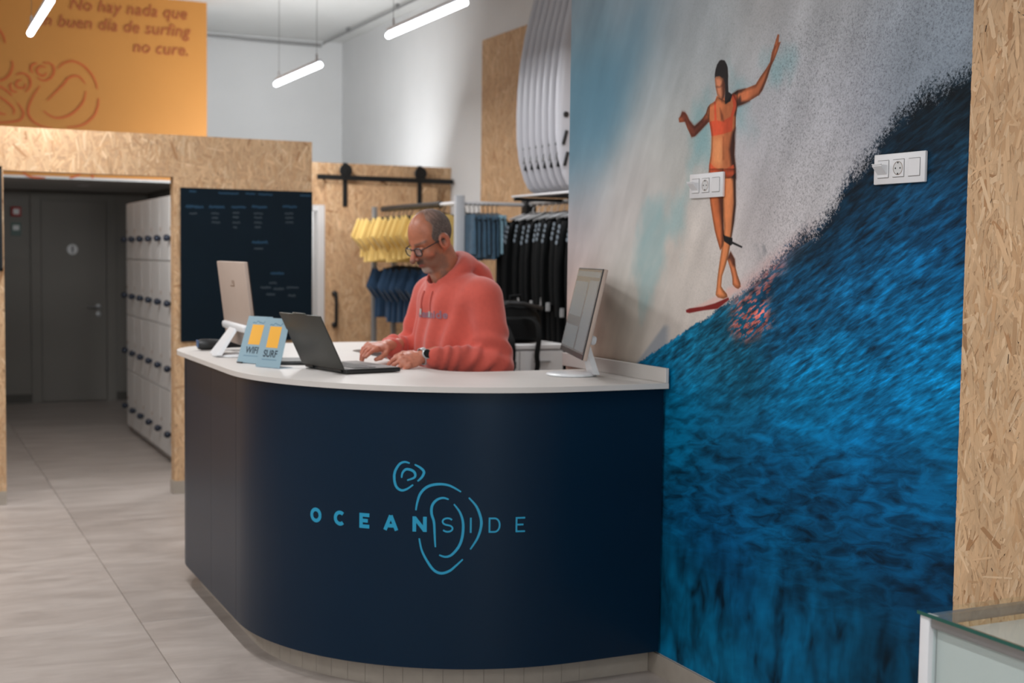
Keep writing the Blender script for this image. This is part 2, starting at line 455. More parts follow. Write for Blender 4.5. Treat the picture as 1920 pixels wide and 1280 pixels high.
# baseboard of stone tiles along the mural wall
bbr = struct(build('baseboard_right', MB().box(2.603, XM-.0005, -4.0, 4.98, 0, .080), 'grout'))
pm = MB().bbox(2.600, 2.6035, .001, .599, 0, .082, .0008, 1)
me0 = None
for k in range(15):
    if me0 is None: o = build('tile', pm, 'plinth_tile', bbr); me0 = o.data
    else: o = link(bpy.data.objects.new('tile', me0), bbr)
    o.location = (0, 4.98-.6*(k+1), 0)

# strand-board cladding beside the mural (nearest the camera)
op = struct(build('wall_cladding_right', MB().box(2.598, XM-.0005, -4.0, 2.664, .09, ZC), 'osb_core'))
osb_flakes([(.9, 2.664, .09, 3.0)], lambda u, v, n: (2.598-n, u, v), 4200, 3, op, .8)

# strand-board partition with the passage to the lockers
YP = 8.63
pw = MB()
pw.box(-4.05, .606, YP, YP+.1, .085, 2.338); pw.box(.606, 1.635, YP, YP+.1, 2.07, 2.338); pw.box(1.635, 2.558, YP, YP+.1, .085, 2.338)
wp = struct(build('wall_partition', pw, 'osb_core'))
osb_flakes([(-.6, .606, .085, 2.07), (1.635, 2.558, .085, 2.07), (-.6, 2.558, 2.07, 2.338)], lambda u, v, n: (u, YP-n, v), 1300, 5, wp, 1.0)
osb_flakes([(YP, YP+.1, .085, 2.07)], lambda u, v, n: (1.635-n, u, v), 1000, 6, wp, .7)
bb = MB(); bb.box(-4.05, .606, YP-.008, YP+.1, 0, .085); bb.box(1.627, 2.558, YP-.008, YP+.1, 0, .085)
struct(build('baseboard_partition', bb, 'plinth_tile'))

# strand-board divider carrying the sliding door, with an open doorway on its left
YD = 10.5
dw = MB()
dw.box(2.60, 3.22, YD, YD+.1, 1.99, 2.34); dw.box(3.22, 4.349, YD, YD+.1, 0, 2.34)
wd = struct(build('wall_divider', dw, 'osb_core'))
osb_flakes([(2.60, 4.349, 1.99, 2.34), (3.22, 4.349, 0, 1.99)], lambda u, v, n: (u, YD-n, v), 900, 8, wd, 1.0)
d2 = MB(); d2.box(2.60, 2.66, YD+.001, YD+.12, 0, 1.99); d2.box(3.16, 3.22, YD-.01, YD+.12, 0, 1.99); d2.box(2.66, 3.16, YD+.001, YD+.12, 1.94, 1.99)
struct(build('trim_1', d2, 'white_laminate'))
wallbox('wall_store_back', 2.58, 3.6, YD+1.2, YD+1.25, 0, 2.3, 'white_wall')

# strand-board cladding on the side wall behind the surfboards
oc = struct(build('wall_cladding_side', MB().box(4.335, 4.3495, 5.6, 9.83, .02, 3.33), 'osb_core'))
osb_flakes([(5.6, 9.83, .02, 3.33)], lambda u, v, n: (4.335-n, u, v), 700, 9, oc, 1.05)

# cable duct along the ceiling
cd_ = MB(); cd_.tube([(4.10, 13.45, 3.79), (4.10, 9.0, 3.79), (4.10, 6.0, 3.79)], .012, 8); cd_.tube([(2.6, 13.5, 3.77), (4.10, 13.5, 3.77)], .010, 8)
for y in (12.6, 11.2, 9.8, 8.4): cd_.box(4.085, 4.115, y-.02, y+.02, 3.78, ZC)
tag(build('cable_duct', cd_, 'grey_metal', smooth=True), 'thin grey cable duct running just under the white ceiling', 'duct')

# ---------------------------------------------------------------- mural
SURF={
 'hair':[(3.86,2.275),(3.839,2.27),(3.826,2.256),(3.819,2.243),(3.815,2.215),(3.815,2.191),(3.811,2.159),(3.788,2.148),(3.798,2.126),(3.829,2.119),(3.833,2.137),(3.832,2.161),(3.839,2.186),(3.847,2.207),(3.869,2.217),(3.887,2.22),(3.897,2.215),(3.898,2.229),(3.894,2.245),(3.885,2.262),(3.871,2.273)],
 'face':[(3.893,2.219),(3.869,2.22),(3.847,2.209),(3.837,2.186),(3.833,2.157),(3.841,2.14),(3.855,2.135),(3.869,2.143),(3.881,2.158),(3.891,2.184),(3.897,2.213)],
 'neck':[(3.882,2.154),(3.834,2.145),(3.827,2.113),(3.886,2.118),(3.894,2.135)],
 'torso':[(3.88,2.15),(3.894,2.135),(3.923,2.128),(3.937,2.119),(3.947,2.1),(3.926,2.067),(3.916,2.044),(3.909,2.015),(3.909,1.974),(3.912,1.949),(3.92,1.917),(3.922,1.891),(3.923,1.868),(3.755,1.86),(3.759,1.904),(3.767,1.94),(3.766,1.98),(3.77,2.008),(3.763,2.031),(3.763,2.075),(3.755,2.106),(3.754,2.159),(3.788,2.15),(3.822,2.128)],
 'larm':[(3.923,2.128),(3.937,2.119),(3.947,2.1),(3.976,2.078),(4.017,2.06),(4.029,2.063),(4.056,2.085),(4.069,2.103),(4.085,2.115),(4.104,2.119),(4.112,2.106),(4.127,2.097),(4.123,2.082),(4.107,2.081),(4.083,2.081),(4.067,2.056),(4.037,2.022),(4.016,2.023),(3.979,2.041),(3.939,2.062),(3.926,2.067)],
 'rarm':[(3.788,2.15),(3.754,2.159),(3.7,2.161),(3.654,2.167),(3.629,2.189),(3.598,2.212),(3.576,2.232),(3.568,2.262),(3.559,2.276),(3.548,2.3),(3.539,2.316),(3.531,2.313),(3.533,2.289),(3.522,2.289),(3.537,2.261),(3.554,2.235),(3.569,2.22),(3.593,2.174),(3.614,2.145),(3.633,2.13),(3.685,2.116),(3.725,2.108),(3.755,2.106),(3.766,2.122)],
 'shade_side':[(3.782,2.021),(3.763,2.031),(3.766,1.98),(3.767,1.94),(3.759,1.904),(3.754,1.86),(3.778,1.861),(3.785,1.909),(3.798,1.962),(3.789,2.001)],
 'shade_arm':[(3.756,2.129),(3.74,2.139),(3.732,2.119),(3.685,2.114),(3.725,2.107),(3.759,2.102),(3.763,2.075),(3.773,2.076)],
 'shade_arm2':[(3.788,2.15),(3.761,2.159),(3.714,2.159),(3.734,2.151),(3.767,2.145)],
 'shade_larm':[(3.927,2.081),(3.976,2.078),(4.021,2.061),(4.056,2.085),(4.085,2.115),(4.104,2.119),(4.116,2.103),(4.083,2.081),(4.059,2.058),(4.037,2.022),(4.008,2.026),(3.939,2.062)],
 'shade_rfore':[(3.538,2.284),(3.552,2.267),(3.566,2.224),(3.596,2.176),(3.614,2.145),(3.634,2.13),(3.627,2.147),(3.603,2.179),(3.579,2.221),(3.564,2.254),(3.553,2.278)],
 'shade_face':[(3.843,2.21),(3.833,2.185),(3.832,2.145),(3.844,2.134),(3.851,2.131),(3.851,2.163),(3.857,2.188)],
 'eye':[(3.89,2.186),(3.878,2.188),(3.867,2.184),(3.846,2.189),(3.847,2.183),(3.867,2.179),(3.882,2.181)],
 'suit_band':[(3.924,2.067),(3.884,2.069),(3.844,2.061),(3.806,2.071),(3.78,2.076),(3.784,2.023),(3.839,2.017),(3.909,2.015)],
 'suit_r':[(3.792,2.145),(3.778,2.152),(3.759,2.134),(3.762,2.098),(3.78,2.072),(3.794,2.075),(3.78,2.108)],
 'suit_l':[(3.898,2.136),(3.887,2.131),(3.879,2.068),(3.893,2.069)],
 'chest_dark':[(3.861,2.108),(3.842,2.082),(3.837,2.062),(3.852,2.067)],
 'belly_hi':[(3.903,2.006),(3.846,2.008),(3.833,1.964),(3.835,1.912),(3.856,1.905),(3.892,1.92),(3.901,1.957)],
 'belly_line':[(3.84,2.009),(3.831,2.007),(3.828,1.928),(3.837,1.928)],
 'bottom':[(3.914,1.923),(3.892,1.907),(3.855,1.894),(3.813,1.896),(3.77,1.908),(3.756,1.88),(3.775,1.87),(3.804,1.862),(3.831,1.89),(3.914,1.887),(3.921,1.913)],
 'leg_l':[(3.919,1.902),(3.912,1.802),(3.905,1.772),(3.889,1.722),(3.875,1.682),(3.86,1.652),(3.838,1.613),(3.82,1.632),(3.815,1.662),(3.821,1.691),(3.825,1.74),(3.831,1.898)],
 'leg_r':[(3.836,1.898),(3.83,1.8),(3.824,1.731),(3.818,1.691),(3.82,1.662),(3.832,1.613),(3.843,1.563),(3.852,1.518),(3.856,1.483),(3.861,1.458),(3.847,1.449),(3.812,1.445),(3.787,1.453),(3.792,1.463),(3.814,1.477),(3.827,1.489),(3.823,1.524),(3.804,1.559),(3.789,1.593),(3.781,1.622),(3.774,1.652),(3.76,1.71),(3.752,1.768),(3.755,1.826),(3.759,1.894)],
 'calf':[(3.794,1.583),(3.776,1.61),(3.75,1.584),(3.745,1.559),(3.731,1.53),(3.713,1.502),(3.711,1.49),(3.725,1.482),(3.742,1.486),(3.759,1.496),(3.762,1.52),(3.774,1.549)],
 'shade_leg':[(3.857,1.8),(3.83,1.799),(3.821,1.691),(3.815,1.659),(3.829,1.632),(3.833,1.691)],
 'shade_legr':[(3.772,1.86),(3.758,1.894),(3.751,1.768),(3.759,1.71),(3.773,1.661),(3.771,1.715),(3.762,1.778)],
 'shade_calf':[(3.793,1.588),(3.776,1.61),(3.75,1.584),(3.745,1.559),(3.762,1.562),(3.775,1.578)],
 'cuff':[(3.822,1.669),(3.809,1.664),(3.766,1.656),(3.766,1.635),(3.777,1.63),(3.816,1.645)],
 'leash':[(3.765,1.644),(3.706,1.627),(3.71,1.622),(3.769,1.637)],
 'board':[(4.05,1.396),(4.027,1.403),(3.935,1.414),(3.864,1.428),(3.783,1.451),(3.776,1.444),(3.812,1.426),(3.846,1.409),(3.934,1.4),(4.026,1.386),(4.047,1.388)],
 'deck':[(3.999,1.407),(3.935,1.426),(3.865,1.451),(3.813,1.46),(3.788,1.485),(3.73,1.496),(3.7,1.492),(3.745,1.472),(3.783,1.45),(3.864,1.427),(3.935,1.413)],
}
CREST= [(2.625,2.077),(2.67,2.073),(2.74,2.062),(2.83,2.035),(2.913,1.999),(2.978,1.967),(3.042,1.894),(3.111,1.851),(3.17,1.815),(3.216,1.744),(3.277,1.687),(3.368,1.647),(3.475,1.587),(3.588,1.524),(3.723,1.458),(3.833,1.407),(4,1.338),(4.215,1.246),(4.45,1.146),(4.707,1.041),(4.987,0.897)]
REFL = [(3.723,1.458),(3.503,1.561),(3.585,1.453),(3.553,1.384),(3.67,1.305),(3.765,1.336),(3.768,1.41)]
TEAL1 = [(4.334,1.811),(4.021,1.862),(4.027,1.67),(4.147,1.592),(4.242,1.431),(4.355,1.324),(4.382,1.509),(4.368,1.673)]
TEAL2 = [(4.044,2.074),(3.911,2.1),(3.887,1.912),(4.038,1.93)]
TEAL3 = [(3.803,2.235),(3.706,2.17),(3.684,2.007),(3.761,1.995)]
TEAL4 = [(3.589,2.226),(3.49,2.239),(3.515,2.166),(3.586,2.157)]
BLUE = [(5.038,2.364),(4.756,2.395),(4.421,2.514),(4.454,2.336),(4.551,2.16),(4.742,2.026),(5.023,1.931)]
YSTROKES=[
  [(1.295,3.15),(1.345,3.199),(1.417,3.221),(1.499,3.193),(1.566,3.129),(1.604,3.063),(1.621,2.995)],
  [(1.631,2.92),(1.625,2.856),(1.597,2.774),(1.529,2.701),(1.462,2.668),(1.362,2.651)],
  [(1.147,2.992),(1.092,2.903),(1.054,2.81),(1.053,2.742),(1.09,2.688),(1.166,2.646),(1.242,2.639)],
  [(1.206,2.871),(1.277,2.949),(1.343,3.022),(1.377,3.07),(1.427,3.096),(1.476,3.088),(1.52,3.034)],
  [(1.525,2.971),(1.508,2.895),(1.463,2.824),(1.385,2.756),(1.297,2.728),(1.232,2.741),(1.172,2.783)],
  [(1.089,3.095),(1.073,3.134),(1.089,3.169),(1.127,3.183)],
  [(1.171,3.186),(1.225,3.19),(1.257,3.164),(1.262,3.119),(1.235,3.066),(1.18,3.039),(1.126,3.058)],
  [(1.197,3.154),(1.149,3.156),(1.121,3.12),(1.143,3.088),(1.18,3.079),(1.202,3.109)],
  [(0.955,3.074),(1.008,3.089),(1.056,3.065),(1.072,3.015),(1.061,2.969),(1.028,2.933)],
  [(0.917,3.004),(0.906,2.97),(0.927,2.932),(0.964,2.929)],
  [(1.002,3.033),(0.965,3.019),(0.954,2.984),(0.98,2.964),(1.023,2.972),(1.029,3.006)],
  [(0.924,3.19),(0.929,3.14),(0.907,3.077),(0.869,3.035),(0.827,3.015),(0.785,3.018)],
  [(0.763,2.972),(0.826,2.965),(0.879,2.934),(0.921,2.892)],
  [(0.762,2.904),(0.825,2.875),(0.888,2.834),(0.936,2.781),(0.93,2.735)],
  [(0.963,2.839),(1,2.784),(1.01,2.74),(0.983,2.693),(0.908,2.672),(0.823,2.662),(0.739,2.668)],
  [(0.782,2.749),(0.824,2.74),(0.871,2.732)],
  [(0.811,3.466),(0.831,3.434),(0.857,3.391),(0.872,3.331)],
  [(1,2.263),(1.032,2.225),(1.097,2.21),(1.183,2.211)],
  [(1.381,2.215),(1.426,2.229),(1.47,2.253)],
  [(1.571,2.263),(1.576,2.217)],
]
MIST=[(4.95,2.643,125,140,150),(4.422,2.535,135,148,158),(4.847,2.385,98,130,145),(4.704,2.196,88,128,148),(4.881,2.035,110,140,155),(4.919,1.769,165,165,170),(4.936,1.543,178,165,162),(4.809,1.322,185,165,150),(4.538,1.25,180,165,150),(4.418,2.453,120,145,158),(4.293,2.255,150,158,162),(4.479,1.904,175,172,170),(4.596,1.654,180,175,172),(4.461,1.423,178,178,172),(4.045,2.455,150,158,165),(4.038,2.283,165,168,168),(4.171,2.026,178,178,174),(3.94,2.382,155,162,166),(3.654,2.358,165,165,166),(3.293,2.319,160,162,165),(2.937,2.279,150,155,162),(2.727,2.203,130,140,150),(3.417,2.154,160,162,168),(3.156,2.045,160,160,168),(2.928,2.083,120,130,142),(2.763,2.122,110,122,135),(3.55,1.997,165,165,170),(3.297,1.845,172,170,172),(3.539,1.735,172,168,170),(3.624,1.648,178,170,170),(3.907,1.593,185,178,172),(4.075,1.436,188,178,170),(4.218,1.311,180,172,165)]
SEA=[(2.757,2.006,22,50,66),(2.918,1.871,15,55,80),(3.137,1.645,5,70,105),(2.803,1.688,0,60,95),(3.387,1.477,10,85,125),(2.897,1.416,0,95,140),(3.828,1.277,15,85,110),(3.987,1.014,0,95,130),(3.239,1.134,0,105,145),(2.781,1.213,0,105,150),(3.107,0.986,0,70,110),(3.811,0.883,5,65,95),(3.357,0.794,0,65,100),(2.871,0.866,0,80,120),(3.8,0.62,0,60,95),(3.35,0.623,0,75,110),(2.862,0.682,0,50,80),(3.957,0.293,0,80,110),(3.338,0.365,0,70,100),(2.962,0.42,0,60,85)]
LOGO=[
  [(0.958,0.84),(0.939,0.844),(0.92,0.835),(0.904,0.809),(0.901,0.781),(0.909,0.753),(0.928,0.741),(0.949,0.747),(0.971,0.763)],
  [(0.928,0.786),(0.932,0.805),(0.946,0.818),(0.968,0.814),(0.978,0.803),(0.975,0.789),(0.949,0.778)],
  [(0.976,0.836),(0.996,0.826),(1.01,0.811),(1.003,0.792),(0.987,0.776)],
  [(0.982,0.671),(0.987,0.701),(0.999,0.734),(1.024,0.758),(1.061,0.768),(1.102,0.764),(1.144,0.742)],
  [(1.172,0.721),(1.199,0.69),(1.215,0.65),(1.217,0.618),(1.205,0.576),(1.179,0.534)],
  [(1.1,0.714),(1.08,0.719),(1.057,0.711),(1.041,0.69),(1.039,0.662),(1.048,0.63),(1.051,0.583),(1.054,0.54)],
  [(1.119,0.697),(1.14,0.669),(1.152,0.632),(1.151,0.585),(1.139,0.546),(1.114,0.515),(1.091,0.506),(1.068,0.512)],
  [(0.995,0.57),(1.005,0.526),(1.027,0.485),(1.05,0.456),(1.076,0.446),(1.105,0.455),(1.128,0.474),(1.153,0.498)],
]
def mural():
    def axis(lo, hi, flo, fhi, fine, coarse):
        a = np.arange(lo, flo, coarse); b = np.arange(flo, fhi, fine); c = np.arange(fhi, hi, coarse); return np.concatenate([a, b, c, [hi]])
    ys = np.concatenate([np.arange(2.666, 3.5, .004), np.arange(3.5, 4.15, .0022), np.arange(4.15, 4.984, .006), [4.987]])
    zs = np.concatenate([np.arange(.083, 1.09, .009), np.arange(1.1, 1.366, .004), np.arange(1.37, 2.325, .0022), np.arange(2.33, 2.74, .008), [2.75, 3.2, ZC-.002]])
    Yg, Zg = np.meshgrid(ys, zs, indexing='ij'); Yf, Zf = Yg.ravel(), Zg.ravel()
    def idw(pts, s):
        num = np.zeros((Yf.size, 3)); den = np.zeros(Yf.size)
        for y, z, r, gg, b in pts:
            w = np.exp(-((Yf-y)**2+(Zf-z)**2)/(2*s*s))+1e-9; num += w[:, None]*np.array([r, gg, b]); den += w
        return num/den[:, None]
    warp = .10*(fbm(Yf*5, Zf*5, 1)-.5)
    base = idw(MIST, .15)
    # soft streaks of falling water, leaning with the wave
    st = fbm((Yf*.9+Zf*.45)*14, (Zf-.5*Yf)*3.0, 4); base *= (1+.16*(st-.5))[:, None]
    cl = fbm(Yf*7, Zf*7, 9, 5); base *= (1+.10*(cl-.5))[:, None]
    teal = np.array([112, 158, 164.])
    for k, (P, a) in enumerate(((TEAL1, .46), (TEAL2, .62), (TEAL3, .5), (TEAL4, .5))):
        d = polysd(Yf+warp*.6, Zf+warp*.6, P)+.09*(fbm(Yf*16, Zf*11, 20+k, 5)-.5)+.16*(fbm(Yf*5.5, Zf*4, 27+k, 3)-.5); m = a*sstep(.05, -.06, d)*(.75+.5*fbm((Yf+Zf)*20, (Zf-Yf)*7, 29+k, 3)); base = base*(1-m[:, None])+teal*m[:, None]
    d = polysd(Yf+warp, Zf+warp, BLUE); m = .55*sstep(.16, -.12, d); base = base*(1-m[:, None])+np.array([86, 126, 146.])*m[:, None]
    # sea
    cy = np.array([p[0] for p in CREST]); cz = np.array([p[1] for p in CREST]); crest = np.interp(Yf, cy, cz)
    dist = crest-Zf
    rough = .05*(fbm(Yf*13, Zf*13, 31, 5)-.5)*sstep(4.3, 3.4, Yf)+.012*(fbm(Yf*60, Zf*60, 33, 3)-.5)
    wdt = .010+.10*sstep(4.0, 3.2, Yf); sea = sstep(-wdt*1.25, wdt*.75, dist+rough)
    # foam flecks thrown over the crest line
    fl_ = fbm(Yf*75, Zf*75, 37, 4); band = np.exp(-((dist)/.07)**2)*sstep(4.1, 3.5, Yf)
    sc = idw(SEA, .15)*np.array([.9, 1.04, 1.06]); sc *= (1-.48*np.exp(-(np.clip(dist, 0, 9)/.22)**2)*sstep(4.0, 3.3, Yf))[:, None]
    # shadowed, smoother shoulder of the wave on the left
    w2 = sstep(-.012, .012, (np.interp(Yf, [4.0, 4.2, 4.45, 4.62, 5], [1.35, 1.33, 1.13, 1.03, .9])-Zf))*sstep(4.14, 4.2, Yf)
    base = base*(1-.55*w2[:, None])+np.array([110, 122, 138.])*(.55*w2[:, None])
    dk = sstep(.55, .42, fbm(Yf*12, Zf*12, 41, 4))*sstep(.13, .02, np.hypot((Yf-3.50)*.8, Zf-1.65)); base = base*(1-.55*dk[:, None])+np.array([60, 66, 70.])*(.55*dk[:, None])
    col = base; smk = sea
    # red reflection of the board in the water
    d = polysd(Yf+warp, Zf+warp*.5, REFL); m = sstep(.06, -.05, d)*sstep(.45, .60, fbm((Yf+.4*Zf)*55, (Zf+.45*Yf)*150, 51, 3)); sc = sc*(1-.85*m[:, None])+np.array([205, 96, 80.])*(.85*m[:, None]); col = col*(1-.3*m[:, None])+np.array([205, 120, 104.])*(.3*m[:, None])
    m2 = sstep(.08, -.02, np.abs(Zf-(1.46+(3.72-Yf)*.52))+.6*np.abs(np.clip(Yf-3.72, 0, 9)))*sstep(3.25, 3.45, Yf)*.32; sc = sc*(1-m2[:, None])+np.array([190, 120, 116.])*m2[:, None]; col = col*(1-m2[:, None])+np.array([196, 130, 126.])*m2[:, None]
    spray = sstep(3.75, 3.3, Yf)*sstep(2.45, 2.2, Zf)+.35*sstep(4.4, 3.8, Yf)
    spray = np.clip(spray, 0, 1)*(1-sea)
    fig = np.zeros(Yf.size)
    def paint(keys, c, soft=.0022, a=1.0, isfig=True):
        nonlocal col, fig
        for k in keys:
            P = np.array(SURF[k]); lo = P.min(0)-.03; hi = P.max(0)+.03
            s = np.where((Yf > lo[0]) & (Yf < hi[0]) & (Zf > lo[1]) & (Zf < hi[1]))[0]
            m = a*sstep(soft, -soft, polysd(Yf[s], Zf[s], P)); col[s] = col[s]*(1-m[:, None])+np.array(c, float)*m[:, None]
            if isfig: fig[s] = np.maximum(fig[s], m)
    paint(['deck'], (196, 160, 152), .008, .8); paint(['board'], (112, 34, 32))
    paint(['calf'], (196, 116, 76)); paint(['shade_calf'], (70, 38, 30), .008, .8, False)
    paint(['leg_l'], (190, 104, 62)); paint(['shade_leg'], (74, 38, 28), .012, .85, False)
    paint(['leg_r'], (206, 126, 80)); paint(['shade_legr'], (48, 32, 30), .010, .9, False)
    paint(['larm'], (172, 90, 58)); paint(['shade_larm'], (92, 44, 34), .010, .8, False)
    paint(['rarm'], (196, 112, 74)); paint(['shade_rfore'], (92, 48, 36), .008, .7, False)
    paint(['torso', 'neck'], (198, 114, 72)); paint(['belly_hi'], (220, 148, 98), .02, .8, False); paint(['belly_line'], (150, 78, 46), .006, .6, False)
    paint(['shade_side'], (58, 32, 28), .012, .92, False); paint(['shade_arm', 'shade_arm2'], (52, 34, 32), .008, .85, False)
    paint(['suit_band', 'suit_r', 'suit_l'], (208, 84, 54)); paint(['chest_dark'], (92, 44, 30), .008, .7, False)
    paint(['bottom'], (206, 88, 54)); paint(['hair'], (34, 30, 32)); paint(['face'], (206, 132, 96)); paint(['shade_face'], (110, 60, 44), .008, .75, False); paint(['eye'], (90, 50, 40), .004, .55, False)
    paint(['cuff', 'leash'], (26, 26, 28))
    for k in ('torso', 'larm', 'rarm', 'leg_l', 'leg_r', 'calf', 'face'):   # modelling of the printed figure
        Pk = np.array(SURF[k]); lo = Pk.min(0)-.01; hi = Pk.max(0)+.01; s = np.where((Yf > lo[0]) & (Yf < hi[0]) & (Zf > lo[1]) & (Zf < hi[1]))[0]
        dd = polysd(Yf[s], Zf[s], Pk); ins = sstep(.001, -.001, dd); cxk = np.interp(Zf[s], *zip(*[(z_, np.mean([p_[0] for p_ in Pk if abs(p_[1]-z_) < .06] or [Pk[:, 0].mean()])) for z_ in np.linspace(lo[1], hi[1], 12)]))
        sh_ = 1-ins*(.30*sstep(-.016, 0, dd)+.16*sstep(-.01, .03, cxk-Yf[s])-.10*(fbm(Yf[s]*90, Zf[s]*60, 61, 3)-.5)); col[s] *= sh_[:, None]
    nx, nz = len(ys), len(zs); idx = np.arange(nx*nz).reshape(nx, nz)
    q = np.stack([idx[:-1, :-1], idx[:-1, 1:], idx[1:, 1:], idx[1:, :-1]], -1).reshape(-1, 4)
    me = bpy.data.meshes.new('mural_print'); co = np.stack([np.full(Yf.size, XM-.0012), Yf, Zf], -1)
    me.vertices.add(len(co)); me.vertices.foreach_set('co', co.ravel().astype(np.float32))
    me.loops.add(q.size); me.loops.foreach_set('vertex_index', q.ravel().astype(np.int32))
    me.polygons.add(len(q)); me.polygons.foreach_set('loop_start', np.arange(0, q.size, 4, dtype=np.int32))
    me.update(); me.validate()
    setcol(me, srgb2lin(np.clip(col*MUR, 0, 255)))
    ca_ = me.color_attributes.new('ColS', 'FLOAT_COLOR', 'POINT'); cc = np.ones((len(co), 4), np.float32); cc[:, :3] = srgb2lin(np.clip(sc*MUR, 0, 255)); ca_.data.foreach_set('color', cc.ravel())
    for nm, arr in (('sea', sea), ('fig', fig), ('spray', spray*(1-fig))):
        at = me.attributes.new(nm, 'FLOAT', 'POINT'); at.data.foreach_set('value', arr.astype(np.float32))
    # material: printed vinyl; fine water texture by noise
    m, nt, b = nodes('mural_vinyl'); setin(b, rough=.6, spec=.15)
    tc = N(nt, 'ShaderNodeTexCoord'); sep = N(nt, 'ShaderNodeSeparateXYZ'); nt.links.new(tc.outputs['Object'], sep.inputs[0])
    def noise(rot, su, sv, det, rough=.55, dist=0.0):
        mp = N(nt, 'ShaderNodeMapping'); mp.vector_type = 'TEXTURE'; mp.inputs['Rotation'].default_value = (rot, 0, 0); mp.inputs['Scale'].default_value = (1, 1/su, 1/sv)
        nt.links.new(tc.outputs['Object'], mp.inputs[0])
        n = N(nt, 'ShaderNodeTexNoise', Scale=1.0, Detail=det, Roughness=rough, Distortion=dist); nt.links.new(mp.outputs[0], n.inputs['Vector']); return n.outputs[0]
    def mapr(src, a, bb, lo=0, hi=1):
        n = N(nt, 'ShaderNodeMapRange'); n.inputs[1].default_value = a; n.inputs[2].default_value = bb; n.inputs[3].default_value = lo; n.inputs[4].default_value = hi; nt.links.new(src, n.inputs[0]); return n.outputs[0]
    A = ramp(nt, noise(math.radians(-26), 14, 74, 5, .58, .25), [(.30, g(.22)), (.45, g(.72)), (.57, g(1.35)), (.70, g(2.4))])
    B = ramp(nt, noise(math.radians(-8), 9, 30, 5, .58, .6), [(.30, g(.22)), (.46, g(.72)), (.58, g(1.25)), (.75, g(1.75))])
    Cn = ramp(nt, noise(math.radians(4), 13, 6.5, 2.5, .5, .3), [(.28, g(.12)), (.42, g(.62)), (.58, g(1.15)), (.75, g(1.55))])
    z = sep.outputs['Z']
    ab = mixc(nt, mapr(z, .95, 1.25), B, A); abc = mixc(nt, mapr(z, .42, .68), Cn, ab)
    big = ramp(nt, noise(math.radians(-14), 2.6, 7, 3), [(.3, g(.62)), (.7, g(1.38))]); abc = mixc(nt, 1.0, abc, big, 'MULTIPLY')
    ac = N(nt, 'ShaderNodeAttribute', attribute_name='Col'); asea = N(nt, 'ShaderNodeAttribute', attribute_name='sea'); asp = N(nt, 'ShaderNodeAttribute', attribute_name='spray')
    acs = N(nt, 'ShaderNodeAttribute', attribute_name='ColS'); wet = mixc(nt, 1.0, acs.outputs[0], abc, 'MULTIPLY')
    afg = N(nt, 'ShaderNodeAttribute', attribute_name='fig'); spk = noise(.5, 130, 130, 5, .7)
    def mth(op, x, y):
        n = N(nt, 'ShaderNodeMath', operation=op)
        for i_, q_ in enumerate((x, y)):
            if isinstance(q_, (int, float)): n.inputs[i_].default_value = q_
            else: nt.links.new(q_, n.inputs[i_])
        return n.outputs[0]
    sea_e = mth('ADD', asea.outputs['Fac'], mth('MULTIPLY', mth('SUBTRACT', spk, .5), mth('MULTIPLY', mth('MULTIPLY', asea.outputs['Fac'], mth('SUBTRACT', 1.0, asea.outputs['Fac'])), 8.0)))
    sea_e = mth('MULTIPLY', mapr(sea_e, .30, .70), mth('SUBTRACT', 1.0, afg.outputs['Fac']))
    sp = ramp(nt, noise(.3, 150, 150, 5, .75), [(.34, g(.45)), (.46, g(.9)), (.6, g(1.12))])
    drops = mixc(nt, 1.0, ac.outputs[0], sp, 'MULTIPLY')
    c1 = mixc(nt, asp.outputs['Fac'], ac.outputs[0], drops); c2 = mixc(nt, sea_e, c1, wet)
    nt.links.new(c2, b.inputs['Base Color'])
    me.materials.append(m)
    return me
MUR = 1.12
wm = thing('mural', 'large printed wall mural of a surfer in an orange bikini riding a blue wave', 'mural', (XM, 3.83, .083))
mo = link(bpy.data.objects.new('print', mural()), wm); mo.matrix_parent_inverse = Matrix.Translation((-XM, -3.83, -.083))
# ---------------------------------------------------------------- tube lamps
LAMP_W = 5
UPS = []
def lamp(x, y0, label, L=1.2, z=2.9, first=[None], power=None, up=0):
    if first[0] is None:
        t = thing('pendant_tube_lamp', label, 'lamp', (x, y0, z))
        tb_ = MB(); tb_.tube([(0, .012, .0), (0, L-.012, 0)], .020, 14)
        tb_.lathe([(.004, -.006), (.014, -.002), (.020, .006)], (0, .006, 0), 'y', 14); tb_.lathe([(.020, -.006), (.014, .002), (.004, .006)], (0, L-.006, 0), 'y', 14)
        build('tube', tb_, 'tube_glow', t, True)
        h = MB(); h.bbox(-.013, .013, .02, L-.02, .021, .044, .004); build('housing', h, 'white_metal', t, True)
        for yy in (.10, L-.10):
            c = build('suspension_cable', MB().tube([(0, yy, .04), (0, yy, ZC-z-.02)], .0016, 6), 'cable_grey', t)
            build('cable_grip', MB().lathe([(.006, .044), (.008, .05), (.008, .08), (.003, .095)], (0, yy, 0), 'z', 12), 'white_metal', t, True)
        build('ceiling_canopy', MB().bbox(-.05, .05, .0, .22, ZC-z-.03, ZC-z, .006), 'white_metal', t, True)
        area('lamp_light', (0, L/2, -.026), (0, 0, 0), .04, L, LAMP_W, (.98, .985, 1.0), t)
        first[0] = t
    else:
        t = copy_tree(first[0]); t.location = (x, y0, z); t['label'] = label
    t['group'] = 'linear tube lamps hung from the ceiling'
    if power:
        for ch in bpy.data.objects:
            if ch.parent == t and ch.type == 'LIGHT': ch.data = ch.data.copy(); ch.data.energy = power
    if up: UPS.append((t, up, L))
    return t
lamp(2.705, 6.35, 'long lit tube lamp hanging nearest the surfboards, top centre', power=26)
lamp(2.705, 8.92, 'short-looking lit tube lamp hanging in front of the white back wall', power=40)
lamp(.765, 7.37, 'lit tube lamp hanging in front of the yellow fascia, top left', power=34)
